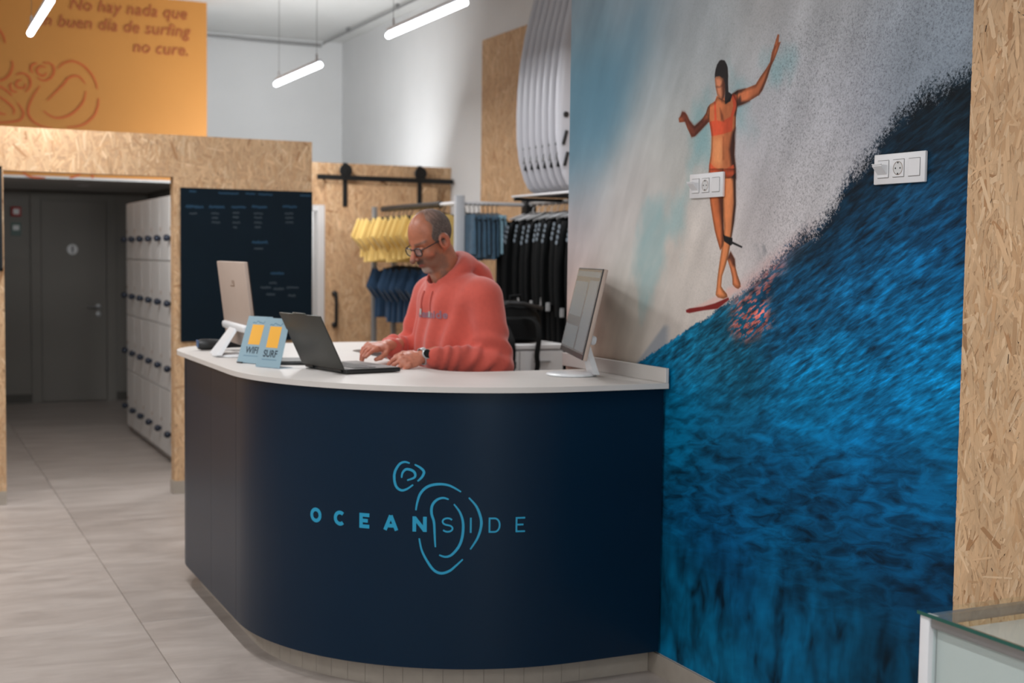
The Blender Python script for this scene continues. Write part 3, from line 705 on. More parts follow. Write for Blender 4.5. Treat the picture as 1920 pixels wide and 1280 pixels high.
for x, y in ((.765, 4.85), (.765, 2.3), (.765, -.3), (.765, -2.8), (-1.3, 7.4), (-1.3, 4.85), (-1.3, 2.3), (-1.3, -.3), (-1.3, -2.8), (-3.0, 4.85), (-3.0, -.3)):
    lamp(x, y, 'lit tube lamp hanging overhead in the shop, out of the picture')

def batten(label, x0, x1, y, z, power, rot):
    t = thing('hidden_fill_lamp', label, 'lamp', ((x0+x1)/2, y, z)); L = x1-x0
    build('housing', MB().bbox(-L/2, L/2, 0, .03, -.03, .03, .004), 'white_metal', t, True)
    build('tube', MB().tube([(-L/2+.02, .05, 0), (L/2-.02, .05, 0)], .014, 12), 'tube_glow', t, True)
    area('lamp_light', (0, .07, 0), rot, L, .05, power, (.95, .98, 1.0), t)
batten('fill lamp added out of sight behind the header of the locker passage', .75, 1.55, YP+.102, 2.24, 22, (math.radians(70), 0, 0))  # unseen fill light, added to brighten the lockers and the fascia
batten('fill lamp added out of sight behind the strand-board divider', 2.75, 3.55, YD+.102, 2.24, 46, (math.radians(125), 0, 0))  # added behind the divider to lift the back wall and ceiling, never in view
lamp(3.6, 5.3, 'fill tube lamp added out of sight behind the mural wall', power=16)  # extra lamp hidden by the mural wall, added to light side wall and wetsuits
for t_, u_, L_ in UPS: area('lamp_uplight', (0, L_/2, .047), (pi, 0, 0), .02, L_, u_, (1.0, .98, .96), t_)
# ---------------------------------------------------------------- writing and drawing on the yellow fascia
fa = thing('fascia_lettering', 'orange slogan and wave-ring line drawing printed on the yellow fascia', 'lettering', (2.0, 11.990, 3.0))
def inv(o): return Matrix.Translation(-Vector(o.location))
def child_world(o): o.matrix_parent_inverse = inv(o.parent); return o
for s, z, xr in (('No hay nada que', 3.662, 2.395), ('un buen día de surfing', 3.507, 2.418), ('no cure.', 3.340, 2.412)):
    mb = text_mb(s, .150, .22, .0008, 'RIGHT', 1.03); mb.v = [(xr+p[0]*.95, 11.990, z+p[1]) for p in mb.v]
    # one object for each word
    par = list(range(len(mb.v)))
    def fnd(i):
        while par[i] != i: par[i] = par[par[i]]; i = par[i]
        return i
    for q in mb.f:
        for i in q[1:]: par[fnd(i)] = fnd(q[0])
    isl = {}
    for q in mb.f: isl.setdefault(fnd(q[0]), []).append(q)
    it = sorted(((min(mb.v[i][0] for q in fs for i in q), max(mb.v[i][0] for q in fs for i in q), fs) for fs in isl.values()), key=lambda e_: e_[0])
    words = []; xe = -9
    for x0_, x1_, fs in it:
        if x0_ > xe+.028: words.append([])
        words[-1] += fs; xe = max(xe, x1_)
    for fs in words:
        ids = sorted({i for q in fs for i in q}); ren = {i: k for k, i in enumerate(ids)}; wb_ = MB(); wb_.add([mb.v[i] for i in ids], [tuple(ren[i] for i in q) for q in fs])
        child_world(build('lettering', wb_, 'brown_print', fa))
for st in YSTROKES:
    v, f = ribbon(smoothline(st, 6), .017, .5); mb = MB(); mb.add([(p[0], 11.9905, p[1]) for p in v], f); child_world(build('ring_stroke', mb, 'orange_print', fa))

# ---------------------------------------------------------------- reception counter
def path(off=0.0, y_end=6.6):
    """outer outline of the counter, offset outwards; points (x,y) from the mural wall round to the back arm"""
    cx, cy, R = 2.23, 5.17, 1.0+off; p = [(2.598, 4.17-off), (2.41, 4.17-off)]
    p += [(cx-R*math.sin(a), cy-R*math.cos(a)) for a in np.linspace(0, pi/2, 33)]
    p += [(1.23-off, 5.66)]
    c2x, c2y, r2 = 1.63, 6.2, .4+off
    p += [(c2x-r2*math.cos(a), c2y+r2*math.sin(a)) for a in np.linspace(0, pi/2, 14)]
    p += [(2.75, 6.6+off)]
    return [np.array(q) for q in p]
def wallstrip(pts, th, z0, z1):
    """vertical board following pts, thickness th to its inner side"""
    mb = MB(); n = len(pts); v = []
    for i, p in enumerate(pts):
        t = pts[min(i+1, n-1)]-pts[max(i-1, 0)]; t = t/np.linalg.norm(t); nn = np.array([t[1], -t[0]])  # inner side
        q = p+nn*th; v += [(p[0], p[1], z0), (p[0], p[1], z1), (q[0], q[1], z1), (q[0], q[1], z0)]
    f = []
    for i in range(n-1):
        for k in range(4): f.append((4*i+k, 4*i+(k+1) % 4, 4*i+4+(k+1) % 4, 4*i+4+k))
    f += [(0, 1, 2, 3), tuple(range(4*n-4, 4*n))[::-1]]
    return mb.add(v, f)
def resample(pts, s0, s1, step=.03):
    L = [0]
    for i in range(1, len(pts)): L.append(L[-1]+np.linalg.norm(pts[i]-pts[i-1]))
    n = max(2, int((s1-s0)/step)+1); out = []
    for s in np.linspace(s0, s1, n): out.append(np.array([np.interp(s, L, [p[0] for p in pts]), np.interp(s, L, [p[1] for p in pts])]))
    return out
rc = thing('reception_counter', 'navy reception counter with rounded front, white worktop and light blue logo', 'counter', (1.9, 5.3, 0))
def cb(name, mb, m, parent=None, smooth=True, angle=35): return child_world2(build(name, mb, m, parent or rc, smooth, angle))
def child_world2(o):
    p = o.parent; t = Vector((0, 0, 0))
    while p is not None: t += Vector(p.location); p = p.parent
    o.matrix_parent_inverse = Matrix.Translation(-Vector(rc.location)) if o.parent == rc else Matrix.Identity(4)
    return o
PP = path(0)
tot = sum(np.linalg.norm(PP[i+1]-PP[i]) for i in range(len(PP)-1))
s_front = .368+pi/2+.03; s_side = .368+pi/2+.49
cb('front_panel', wallstrip(resample(PP, 0, s_front, .02), .019, .096, 1.10), 'navy_laminate')
cb('side_panel', wallstrip(resample(PP, s_front+.0025, s_side-.001, .03), .019, .096, 1.10), 'navy_laminate')
cb('side_panel', wallstrip(resample(PP, s_side+.001, tot, .03), .019, .096, 1.10), 'navy_laminate')
# worktop: U shape with rounded inner corners
ot = path(.035); R = .16
inner = [(2.598, 4.78)]
inner += [(2.14-R*math.sin(a), 4.94-R*math.cos(a)) for a in np.linspace(0, pi/2, 8)]
inner += [(2.14-R*math.cos(a), 5.97+R*math.sin(a)) for a in np.linspace(0, pi/2, 8)]
inner += [(2.75, 6.13)]
def strip_slab(a, b, z0, z1):
    mb = MB(); n = len(a); v = []
    for p, q in zip(a, b): v += [(p[0], p[1], z1), (q[0], q[1], z1), (q[0], q[1], z0), (p[0], p[1], z0)]
    f = []
    for i in range(n-1):
        for k in range(4): f.append((4*i+k, 4*i+(k+1) % 4, 4*i+4+(k+1) % 4, 4*i+4+k))
    f += [(0, 1, 2, 3), tuple(range(4*n-4, 4*n))[::-1]]
    return mb.add(v, f)
def rs(pts, n):
    pts = [np.array(p, float) for p in pts]; L = [0]
    for i in range(1, len(pts)): L.append(L[-1]+np.linalg.norm(pts[i]-pts[i-1]))
    return [np.array([np.interp(s, L, [p[0] for p in pts]), np.interp(s, L, [p[1] for p in pts])]) for s in np.linspace(0, L[-1], n)]
# match the two outlines corner by corner
def seg_match(outer, inner):
    o1 = rs([p for p in outer[:35]], 40); i1 = rs(inner[:9], 40); o2 = rs(outer[34:], 60); i2 = rs(inner[8:], 60)
    return o1[:-1]+o2, i1[:-1]+i2
oo, ii = seg_match(ot, inner)
cb('worktop', strip_slab(oo, ii, 1.10, 1.12), 'worktop_white')
cb('upstand', MB().bbox(2.584, 2.5985, 4.136, 4.97, 1.1201, 1.176, .0015, 1), 'worktop_white')
# recessed plinth faced with stone tiles
pl = path(-.075); plL = sum(np.linalg.norm(pl[i+1]-pl[i]) for i in range(len(pl)-1))
plo = cb('plinth', wallstrip(resample(pl, 0, plL, .04), .02, 0, .096), 'grout')
plt_ = path(-.072); LL = sum(np.linalg.norm(plt_[i+1]-plt_[i]) for i in range(len(plt_)-1)); s = 0.0
k = 0
while s < LL-.02:
    w = .30 if (s < .25 or s > 2.1) else .075
    e = min(s+w, LL); cb('plinth_tile', wallstrip(resample(plt_, s+.0007, e-.0007, .03), .004, 0, .0955), 'plinth_tile'); s = e
# inner carcass so that the worktop rests on something
cb('inner_panel', wallstrip(resample([np.array(p) for p in [(2.598, 4.74)]+[(2.10-R*math.sin(a), 4.90-R*math.cos(a)) for a in np.linspace(0, pi/2, 6)]+[(2.10-R*math.cos(a)+0, 6.01+R*math.sin(a)) for a in np.linspace(0, pi/2, 6)]+[(2.75, 6.17)]], 0, 2.6, .05), .0, 0, 1.10), 'white_laminate') if False else None
ip = MB(); ip.box(2.0, 2.598, 4.72, 4.738, 0, 1.10); ip.box(1.92, 1.938, 4.9, 6.0, 0, 1.10); ip.box(2.0, 2.75, 6.17, 6.188, 0, 1.10)
cb('inner_panel', ip, 'white_laminate', smooth=False)
# logo strokes and letters wrapped onto the front
def onpanel(s, z, off=.0006):
    R = 1.0+off
    if s <= pi/2: return (2.23-R*math.cos(s), 5.17-R*math.sin(s), z)
    return (2.23+(s-pi/2), 4.17-off, z)
def stroke_obj(name, pts, w, m, taper=0.0, parent=rc):
    v, f = ribbon(pts, w, taper); mb = MB(); mb.add([onpanel(p[0], p[1]) for p in v], f); return cb(name, mb, m, parent)
for st in LOGO: stroke_obj('logo_stroke', smoothline(st, 6), .0095, 'logo_blue', .45)
def seg(a, b, n=5): return [np.array(a)+(np.array(b)-np.array(a))*t for t in np.linspace(0, 1, n)]
def ell(cx, cz, rx, rz, a0, a1, n=20): return [(cx+rx*math.cos(math.radians(a)), cz+rz*math.sin(math.radians(a))) for a in np.linspace(a0, a1, n)]
def letter(ch, s0, s1, z0, z1, w):
    h = z1-z0; cx, cz = (s0+s1)/2, (z0+z1)/2; a, b = s0+w/2, s1-w/2; lo, hi = z0+w/2, z1-w/2
    L = {'O': [ell(cx, cz, (b-a)/2, (hi-lo)/2, 0, 360, 30)],
         'C': [ell(cx, cz, (b-a)/2, (hi-lo)/2, 48, 312, 26)],
         'E': [seg((a, z0), (a, z1)), seg((a, hi), (s1, hi)), seg((a, cz), (s1-.006, cz)), seg((a, lo), (s1, lo))],
         'A': [seg((s0+w*.45, z0), (cx, z1-w*.1)), seg((s1-w*.45, z0), (cx, z1-w*.1)), seg((s0+w, z0+h*.30), (s1-w, z0+h*.30))],
         'N': [seg((a, z0), (a, z1)), seg((b, z0), (b, z1)), seg((a, z1-w*.3), (b, z0+w*.3))],
         'S': [ell(cx, z0+h*.72, (b-a)/2, h*.28-w/2, 30, 270, 16)+ell(cx, z0+h*.27, (b-a)/2, h*.27-w/2, 90, -150, 16)],
         'I': [seg((cx, z0), (cx, z1))],
         'D': [seg((a, z0), (a, z1)), seg((a, hi), (cx, hi), 4)+ell(cx, cz, b-cx, (hi-lo)/2, 88, -88, 18)+seg((cx, lo), (a, lo), 4)]}[ch]
    mb = MB()
    for i, pts in enumerate(L):
        v, f = ribbon(pts, w); mb.add([onpanel(p[0], p[1], .0006+.00008*i) for p in v], f)
    cb('logo_letter', mb, 'logo_blue')
for ch, s0, s1, w in (('O', .549, .602, .0135), ('C', .658, .711, .0135), ('E', .766, .806, .0135), ('A', .861, .917, .0135), ('N', .970, 1.022, .0135), ('S', 1.076, 1.118, .0062), ('I', 1.176, 1.184, .0062), ('D', 1.244, 1.287, .0062), ('E', 1.342, 1.377, .0062)):
    letter(ch, s0, s1, .594, .649, w)

# ---------------------------------------------------------------- things on the far partition
nb = thing('notice_board', 'dark navy notice board with faint chalk writing in columns on the strand-board wall', 'board', (2.118, YP-.02, 1.0))
child_world(build('panel', MB().bbox(1.677, 2.556, YP-.022, YP-.003, 1.002, 2.002, .002, 1), 'board_navy', nb))
def scribble(x, z, w, h, m, sd):
    R = random.Random(sd); n = max(6, int(w/.008)); pts = []
    for i in range(n+1):
        pts.append((x+w*i/n, z+h*(.5+(.45 if i % 2 else -.35)*R.uniform(.4, 1))))
    v, f = ribbon(smoothline(pts, 3), .0075 if m == 'chalk_blue' else .0055); mb = MB(); mb.add([(p[0], YP-.0226, p[1]) for p in v], f)
    child_world(build('chalk_writing', mb, m, nb))
def bx(zx): return 1.677+(zx-22)/(1885-22)*.88
def bz(zx, zy): return 2.0-(zy-(20+(zx-22)/(1885-22)*50))/(7.53*286)
for i, (a, b_, y, h) in enumerate([(140, 230, 85, 30), (540, 820, 105, 26), (920, 1050, 110, 26), (1100, 1300, 118, 24), (1700, 1860, 130, 24), (90, 330, 310, 55), (410, 620, 312, 50), (720, 920, 312, 50), (1010, 1220, 310, 50), (1450, 1650, 305, 50), (1010, 1230, 815, 55)]):
    scribble(bx(a), bz(a, y), bx(b_)-bx(a), h/(7.53*286), 'chalk_blue', i)
for i, (a, b_, y) in enumerate([(140, 240, 395), (440, 545, 395), (445, 530, 455), (445, 560, 520), (740, 830, 385), (740, 820, 450), (735, 840, 525), (745, 795, 590), (1035, 1165, 395), (1040, 1150, 455), (1040, 1150, 525), (1050, 1130, 590), (1480, 1600, 395), (1485, 1600, 458), (1490, 1600, 525), (1040, 1165, 895)]):
    scribble(bx(a), bz(a, y), bx(b_)-bx(a), 34/(7.53*286), 'chalk_grey', 50+i)
for i, (x0, x1, z0, m) in enumerate([(2.27, 2.36, 1.44, 'chalk_blue'), (2.20, 2.27, 1.345, 'chalk_grey'), (2.29, 2.36, 1.335, 'chalk_grey'), (2.38, 2.46, 1.345, 'chalk_grey'), (2.26, 2.31, 1.375, 'chalk_grey'), (2.24, 2.30, 1.30, 'chalk_grey'), (2.39, 2.44, 1.29, 'chalk_grey')]):
    scribble(x0, z0, x1-x0, .022, m, 90+i)
bf = thing('picture_frame', 'black framed panel hung at the left end of the strand-board wall', 'frame', (.45, YP-.02, 1.453))
child_world(build('panel', MB().box(.262, .588, YP-.012, YP-.0015, 1.463, 2.083), 'board_navy', bf))
fr = MB()
for a in ((.25, .265, 1.453, 2.093), (.583, .598, 1.453, 2.093), (.25, .598, 1.453, 1.468), (.25, .598, 2.078, 2.093)): fr.box(a[0], a[1], YP-.025, YP-.0015, a[2], a[3])
child_world(build('frame', fr, 'black_metal', bf))

# ---------------------------------------------------------------- lockers in the passage
def locker(k):
    y1 = 11.87-.4*k; y0 = y1-.398; X0 = 1.84
    t = thing('locker_column', ['white locker column at the far end of the row', 'white locker column, second from the far end', 'white locker column, third from the far end', 'white locker column, third from the passage opening', 'white locker column, second from the passage opening', 'white locker column nearest the passage opening'][k], 'locker', (2.09, (y0+y1)/2, 0), 0, 'row of white lockers')
    child_world(build('body', MB().box(X0+.018, X0+.5, y0, y1, .05, 2.004), 'locker_white', t)); child_world(build('kick_plate', MB().box(X0+.05, X0+.5, y0, y1, 0, .05), 'locker_white', t))
    R = random.Random(k)
    for r, (z0, z1) in enumerate(((.06, .545), (.549, 1.03), (1.034, 1.515), (1.519, 2.0))):
        dr = child_world(build('door', MB().bbox(X0, X0+.0175, y0+.002, y1-.002, z0+.0015, z1-.0015, .002, 1), 'locker_white', t))
        zk = z0+.17; yk = y1-.045
        kn = MB(); kn.lathe([(.014, 0), (.014, -.010), (.022, -.014), (.026, -.026), (.024, -.040), (.015, -.050), (.004, -.053)], (X0-.0005, yk, zk), 'x', 18)
        kn = build('knob', kn, 'knob_blue', dr, True)
        npl = build('number_plate', MB().bbox(X0-.003, X0-.0003, yk-.02, yk+.02, zk+.055, zk+.085, .001, 1), 'monitor_beige', dr)
    return t
for k in range(6): locker(k)

# ---------------------------------------------------------------- dark end of the corridor
d1 = struct(build('door_1', MB().bbox(1.37, 2.02, 14.378, 14.3995, .01, 2.10, .003, 1), 'grey_wall'))
fr = MB(); fr.box(1.27, 1.365, 14.37, 14.3995, 0, 2.18); fr.box(2.025, 2.12, 14.37, 14.3995, 0, 2.18); fr.box(1.366, 2.024, 14.37, 14.3995, 2.105, 2.18)
build('door_frame', fr, 'grey_wall', d1)
h = MB(); h.lathe([(.026, 0), (.026, -.008), (.01, -.01), (.01, -.045)], (1.94, 14.378, 1.0), 'y', 16); h.tube([(1.94, 14.335, 1.0), (1.88, 14.333, 1.0), (1.82, 14.335, 1.0)], .009, 8)
h.lathe([(.026, 0), (.026, -.008), (.012, -.01)], (1.94, 14.378, .92), 'y', 16)
build('door_handle', h, 'grey_metal', d1, True)
si = thing('round_sign', 'small round white toilet sign with dark figure on the grey door', 'sign', (1.68, 14.377, 1.6))
build('disc', MB().lathe([(.055, 0), (.055, -.003), (.053, -.004)], (0, 0, 0), 'y', 24), 'white_laminate', si)
pg = MB(); pg.lathe([(.008, -.0045), (.008, -.006)], (0, 0, .03), 'y', 12); pg.box(-.009, .009, -.006, -.0045, -.012, .02); pg.box(-.007, -.001, -.006, -.0045, -.038, -.012); pg.box(.001, .007, -.006, -.0045, -.038, -.012)
build('pictogram', pg, 'black_plastic', si)
al = thing('fire_alarm_button', 'small red fire alarm button on the dark corridor wall', 'alarm', (1.13, 14.399, 1.98))
build('case', MB().bbox(-.05, .05, -.035, -.0005, -.05, .05, .006), 'red_plastic', al, True); build('push_plate', MB().bbox(-.028, .028, -.038, -.036, -.028, .028, .001, 1), 'white_laminate', al)
sg = thing('alarm_sign', 'small dull green sign just below the fire alarm button', 'sign', (1.13, 14.399, 1.80))
build('plate', MB().bbox(-.05, .05, -.004, -.0005, -.07, .07, .001, 1), 'green_sign', sg)
build('mark', MB().box(-.03, .03, -.0045, -.0042, -.01, .04), 'white_laminate', sg)
dl = thing('downlight', 'small round downlight in the corridor ceiling, switched off', 'lamp', (1.62, 13.0, 2.2095))
build('rim', MB().lathe([(.05, 0), (.06, -.004), (.058, -.010), (.045, -.012), (.042, -.004)], (0, 0, 0), 'z', 24), 'white_metal', dl, True)
build('lens', MB().lathe([(.041, -.001), (.041, -.003)], (0, 0, 0), 'z', 24), 'white_plastic', dl)
# ---------------------------------------------------------------- sliding door
sd = thing('sliding_door', 'strand-board barn door hanging from a black rail beside the notice board', 'door', (3.7, YD-.05, .02))
child_world(build('panel', MB().bbox(3.215, 4.20, YD-.062, YD-.024, .02, 2.165, .002, 1), 'osb_core', sd))
o = osb_flakes([(3.217, 4.198, .022, 2.163)], lambda u, v, n: (u, YD-.062-n, v), 900, 12, sd); child_world(o)
for x in (3.375, 4.035):
    st = MB(); st.bbox(x-.02, x+.02, YD-.072, YD-.0635, 1.98, 2.34, .003); child_world(build('hanger_strap', st, 'black_metal', sd))
    wl = MB(); wl.lathe([(.050, -.012), (.054, -.008), (.046, 0), (.054, .008), (.050, .012)], (x, YD-.088, 2.275), 'y', 24); wl.lathe([(.018, -.02), (.018, .02)], (x, YD-.088, 2.275), 'y', 12)
    child_world(build('roller', wl, 'black_metal', sd, True))
hd = MB(); hd.tube([(3.29, YD-.10, 1.26), (3.29, YD-.115, 1.23), (3.29, YD-.115, 1.03), (3.29, YD-.10, 1.0)], .014, 10)
for z in (1.26, 1.0): hd.lathe([(.024, 0), (.024, -.012), (.014, -.02), (.014, -.045)], (3.29, YD-.0635, z), 'y', 16)
child_world(build('pull_handle', hd, 'black_metal', sd, True))
sr = thing('door_rail', 'straight black steel rail across the top of the strand-board divider', 'rail', (3.73, YD-.09, 2.22))
child_world(build('bar', MB().bbox(3.13, 4.335, YD-.094, YD-.082, 2.195, 2.237, .002, 1), 'black_metal', sr))
for x in (3.2, 3.7, 4.25): child_world(build('spacer', MB().lathe([(.012, -.081), (.012, -.0015)], (x, YD, 2.216), 'y', 12), 'black_metal', sr))

# ---------------------------------------------------------------- clothes rails
def rail(name, label, pts, r, m, posts=()):
    c = Vector(pts[0]); t = thing(name, label, 'clothes rail', (c.x, c.y, 0))
    child_world(build('bar', MB().tube(pts, r, 12), m, t, True))
    for (x, y, z) in posts: child_world(build('upright', MB().bbox(x-.02, x+.02, y-.02, y+.02, 0, z, .004), 'grey_metal', t, True))
    return t
rail('clothes_rail', 'white clothes rail running back with yellow tops on black hangers', [(3.54, 8.40, 1.95), (3.54, 9.98, 1.95)], .014, 'white_metal', [(3.50, 10.05, 1.97)])
_r = [o_ for o_ in bpy.data.objects if o_.name.startswith('clothes_rail') and o_.parent is None][0]
child_world(build('hanger_tops', MB().tube([(3.54, 8.72, 1.95), (3.54, 9.96, 1.95)], .023, 12), 'black_plastic', _r, True))  # black tube stands for the hanger tops crowded along the rail
rail('clothes_rail', 'low grey clothes rail holding dark blue tops', [(3.66, 8.55, 1.563), (3.66, 10.0, 1.563)], .012, 'grey_metal', [(3.66, 10.03, 1.61)])
rail('clothes_rail', 'short white cross rail holding the denim shorts', [(3.56, 8.36, 1.95), (4.05, 8.36, 1.95)], .014, 'white_metal')
rail('clothes_rail', 'grey clothes rail of the black wetsuits under the surfboards', [(4.045, 8.34, 1.955), (4.045, 6.6, 1.955)], .016, 'grey_metal', [(4.045, 6.55, 1.97)])
pb = thing('upright_post', 'pale grey steel post joining the clothes rails beside the denim shorts', 'post', (3.52, 8.34, 0))
build('post', MB().bbox(-.033, .033, -.02, .02, 0, 2.0, .004), 'post_grey', pb, True)
build('foot', MB().bbox(-.06, .06, -.06, .06, 0, .012, .003), 'grey_metal', pb, True)
pk = thing('upright_post', 'black bracket post where the wetsuit rail begins', 'post', (4.045, 8.36, 0))
build('post', MB().bbox(-.02, .02, -.02, .02, 0, 1.985, .003), 'black_metal', pk, True); build('bracket', MB().bbox(-.03, .05, -.05, .03, 1.87, 1.985, .004), 'black_metal', pk, True)
wb = tag(build('wooden_batten', MB().bbox(3.335, 3.36, 7.395, 7.42, 0, 1.45, .003), 'wood_batten'), 'thin upright wooden batten between the man and the wetsuits', 'batten')

def loft(mb, rings, cap=True):
    n = len(rings[0]); i0 = len(mb.v); mb.v += [tuple(p) for r in rings for p in r]
    for i in range(len(rings)-1):
        for k in range(n):
            k2 = (k+1) % n; mb.f.append((i0+i*n+k, i0+i*n+k2, i0+(i+1)*n+k2, i0+(i+1)*n+k))
    if cap: mb.f.append(tuple(range(i0, i0+n))[::-1]); mb.f.append(tuple(range(i0+(len(rings)-1)*n, i0+len(rings)*n)))
def ring(cx, cy, z, a, b, ph, amp, n=28, rot=0):
    out = []
    for k in range(n):
        t = 2*pi*k/n; c, s = math.cos(t), math.sin(t)
        x = a*math.copysign(abs(c)**.8, c); y = b*math.copysign(abs(s)**.7, s)+amp*math.sin(x*55+ph)*(.3+abs(s))
        out.append((cx+x, cy+y, z))
    return out
def garment(kind, seed):
    """hanging garment facing -y, centre of the hook at the origin, rail height 0"""
    R = random.Random(seed); ph = R.uniform(0, 6); mb = MB()
    if kind in ('tee', 'top'):
        L = .385 if kind == 'tee' else .46
        prof = [(-.055, .05, .012), (-.07, .09, .018), (-.09, .15, .022), (-.115, .20, .024), (-.16, .215, .026), (-.25, .20, .022), (-.33, .20, .024), (-L, .205, .026)]
        loft(mb, [ring(0, 0, z, a, b, ph, .007*min(1, -z/.3)) for z, a, b in prof])
        for s in (-1, 1):
            sl = []
            for t in np.linspace(0, 1, 5):
                cx = s*(.172+.062*t); cz = -.12-.145*t; w = .080-.010*t; pts = []
                for k in range(14):
                    u = 2*pi*k/14; e = w*math.cos(u); pts.append((cx+s*e*.62, .016*math.sin(u)+.004*math.sin(e*90+ph), cz+e*.78))
                sl.append(pts)
            loft(mb, sl)
    elif kind == 'shorts':
        loft(mb, [ring(0, 0, z, a, b, ph, .002) for z, a, b in ((-.065, .175, .010), (-.08, .18, .012), (-.12, .185, .013), (-.2, .19, .0135))])
        for s in (-1, 1): loft(mb, [ring(s*.098, 0, z, a, b, ph+s, .003, 20) for z, a, b in ((-.19, .092, .013), (-.28, .096, .013), (-.36+.01*R.random(), .10, .0135))])
    elif kind == 'wetsuit':
        prof = [(-.05, .055, .02), (-.075, .10, 0.021), (-.10, .16, 0.0255), (-.14, .20, 0.027), (-.22, .205, 0.0285), (-.38, .175, 0.027), (-.50, .16, 0.0255), (-.62, .18, 0.027), (-.70, .185, 0.027)]
        loft(mb, [ring(0, 0, z, a, b, ph, .006) for z, a, b in prof])
        for s in (-1, 1):
            loft(mb, [ring(s*cx, .0, z, a, b, ph+s, .006, 18) for cx, z, a, b in ((.19, -.12, .05, 0.0225), (.225, -.2, .055, 0.024), (.245, -.38, .048, 0.0225), (.25, -.55, .042, 0.021), (.245, -.70, .036, 0.018))])
            loft(mb, [ring(s*cx, .0, z, a, b, ph-s, .006, 18) for cx, z, a, b in ((.095, -.66, .085, 0.0255), (.10, -.85, .075, 0.0255), (.10, -1.05, .062, 0.024), (.10, -1.3, .05, 0.021))])
    return mb
def hanger(w=.19, hook=.05):
    mb = MB(); pts = [(-.018, 0, .0), (-.014, 0, .014), (0, 0, .02), (.014, 0, .012), (.012, 0, -.006), (0, 0, -.016), (0, 0, -hook)]
    mb.tube(pts, .0028, 6); mb.tube([(-w, 0, -hook-.055), (-w*.5, 0, -hook-.02), (0, 0, -hook), (w*.5, 0, -hook-.02), (w, 0, -hook-.055)], [.006, .008, .009, .008, .006], 8); return mb
HANG = {}
def hang(kind, m, label, cat, loc, rz, group, seed, hcol='black_plastic', extra=None):
    key = (kind, m, seed % 3)
    t = thing({'tee': 't_shirt', 'top': 't_shirt', 'shorts': 'denim_shorts', 'wetsuit': 'wetsuit'}[kind], label, cat, loc, rz, group)
    if key not in HANG:
        a = build('garment', garment(kind, seed), m, t, True, 60); b = build('hanger', hanger(), hcol, t, True); HANG[key] = (a.data, b.data)
    else:
        for nm, me in zip(('garment', 'hanger'), HANG[key]): link(bpy.data.objects.new(nm, me), t)
    if extra: extra(t)
    t.scale = (rnd.uniform(.93, 1.05), 1, rnd.uniform(.93, 1.06))
    return t
ny = 13
ORD = ['nearest', 'second', 'third', 'fourth', 'fifth', 'sixth', 'seventh', 'eighth', 'ninth', 'tenth', 'eleventh', 'twelfth', 'farthest']
for i in range(ny):
    y = 8.66+i*.105
    hang('tee', 'yellow_cloth', 'yellow t-shirt, %s from the camera on the upper rail' % ORD[i], 't-shirt', (3.54+rnd.uniform(-.015, .015), y, 1.93), rnd.uniform(-.05, .05)+.03, 'yellow t-shirts on the upper rail', i)
for i in range(ny):
    y = 8.66+i*.105
    hang('top', 'blue_cloth', 'dark blue t-shirt, %s from the camera on the low rail' % ORD[i], 't-shirt', (3.66+rnd.uniform(-.012, .012), y, 1.545), rnd.uniform(-.04, .04)+.03, 'dark blue t-shirts on the low rail', 40+i)
SH = ['leftmost', 'second from left', 'third from left', 'fourth from left', 'fifth from left', 'third from right', 'second from right', 'rightmost']
for i in range(8):
    lt = i >= 6
    hang('shorts', 'light_denim' if lt else 'denim_cloth', ('pale' if lt else 'mid blue')+' denim shorts, %s on the cross rail' % SH[i], 'shorts', (3.572+i*.034, 8.36, 1.93), pi/2+rnd.uniform(-.02, .02), 'denim shorts on the cross rail', 70+i)
def wet_print(teal):
    def f(t):
        for s in (-1,):
            mb = MB()
            if teal: mb.bbox(-.300, -.2925, -.022, .022, -.40, -.22, .003, 1)
            else:
                for q in range(4): mb.lathe([(.014, 0), (.014, -.004), (.009, -.005)], (-.262-.0075*q, -.004*q, -.155-.032*q), 'x', 10)
            build('sleeve_print', mb, 'print_teal' if teal else 'print_white', t)
        b = MB(); b.bbox(-.262, -.236, -.03, -.022, -.70, -.645, .002, 1); build('swing_tag', b, 'tag_white', t)
    return f
nw = 13
for i in range(nw):
    y = 8.26-i*.095
    lab = 'black wetsuit with teal sleeve print, farthest on the rail under the surfboards' if i == 0 else 'black wetsuit, %s from the teal-sleeved end of the rail' % ['', 'second', 'third', 'fourth', 'fifth', 'sixth', 'seventh', 'eighth', 'ninth', 'tenth', 'eleventh', 'twelfth', 'thirteenth'][i]
    hang('wetsuit', 'black_cloth', lab, 'wetsuit', (4.045, y, 1.937), rnd.uniform(-.03, .03)-.03, 'black wetsuits under the surfboards', 90+i, 'white_plastic', wet_print(i == 0))

# ---------------------------------------------------------------- surfboards
def board_mesh():
    T_ = [0, .012, .03, .06, .12, .2, .3, .4, .5, .6, .7, .8, .88, .94, .98, 1.0]
    Wd = [.10, .165, .195, .222, .255, .276, .280, .274, .258, .228, .185, .135, .09, .052, .024, .004]
    L = 1.70; rings = []
    for t, w in zip(T_, Wd):
        th = .033*min(1, .45+3*t)*min(1, .35+4*(1-t)); rk = .05*max(0, t-.6)**2*6
        pts = []
        for k in range(20):
            u = 2*pi*k/20; c, s = math.cos(u), math.sin(u)
            pts.append((w*math.copysign(abs(c)**.75, c), rk+th*math.copysign(abs(s)**.6, s), t*L))
        rings.append(pts)
    mb = MB(); loft(mb, rings); return mb
BN = ['farthest white surfboard standing at the back of the rack', 'white surfboard, second from the back of the rack', 'white surfboard, third from the back of the rack', 'white surfboard in the middle of the rack', 'white surfboard, third from the front of the rack', 'white surfboard, second from the front of the rack', 'frontmost white surfboard, its black fin plugs showing']
proto = None
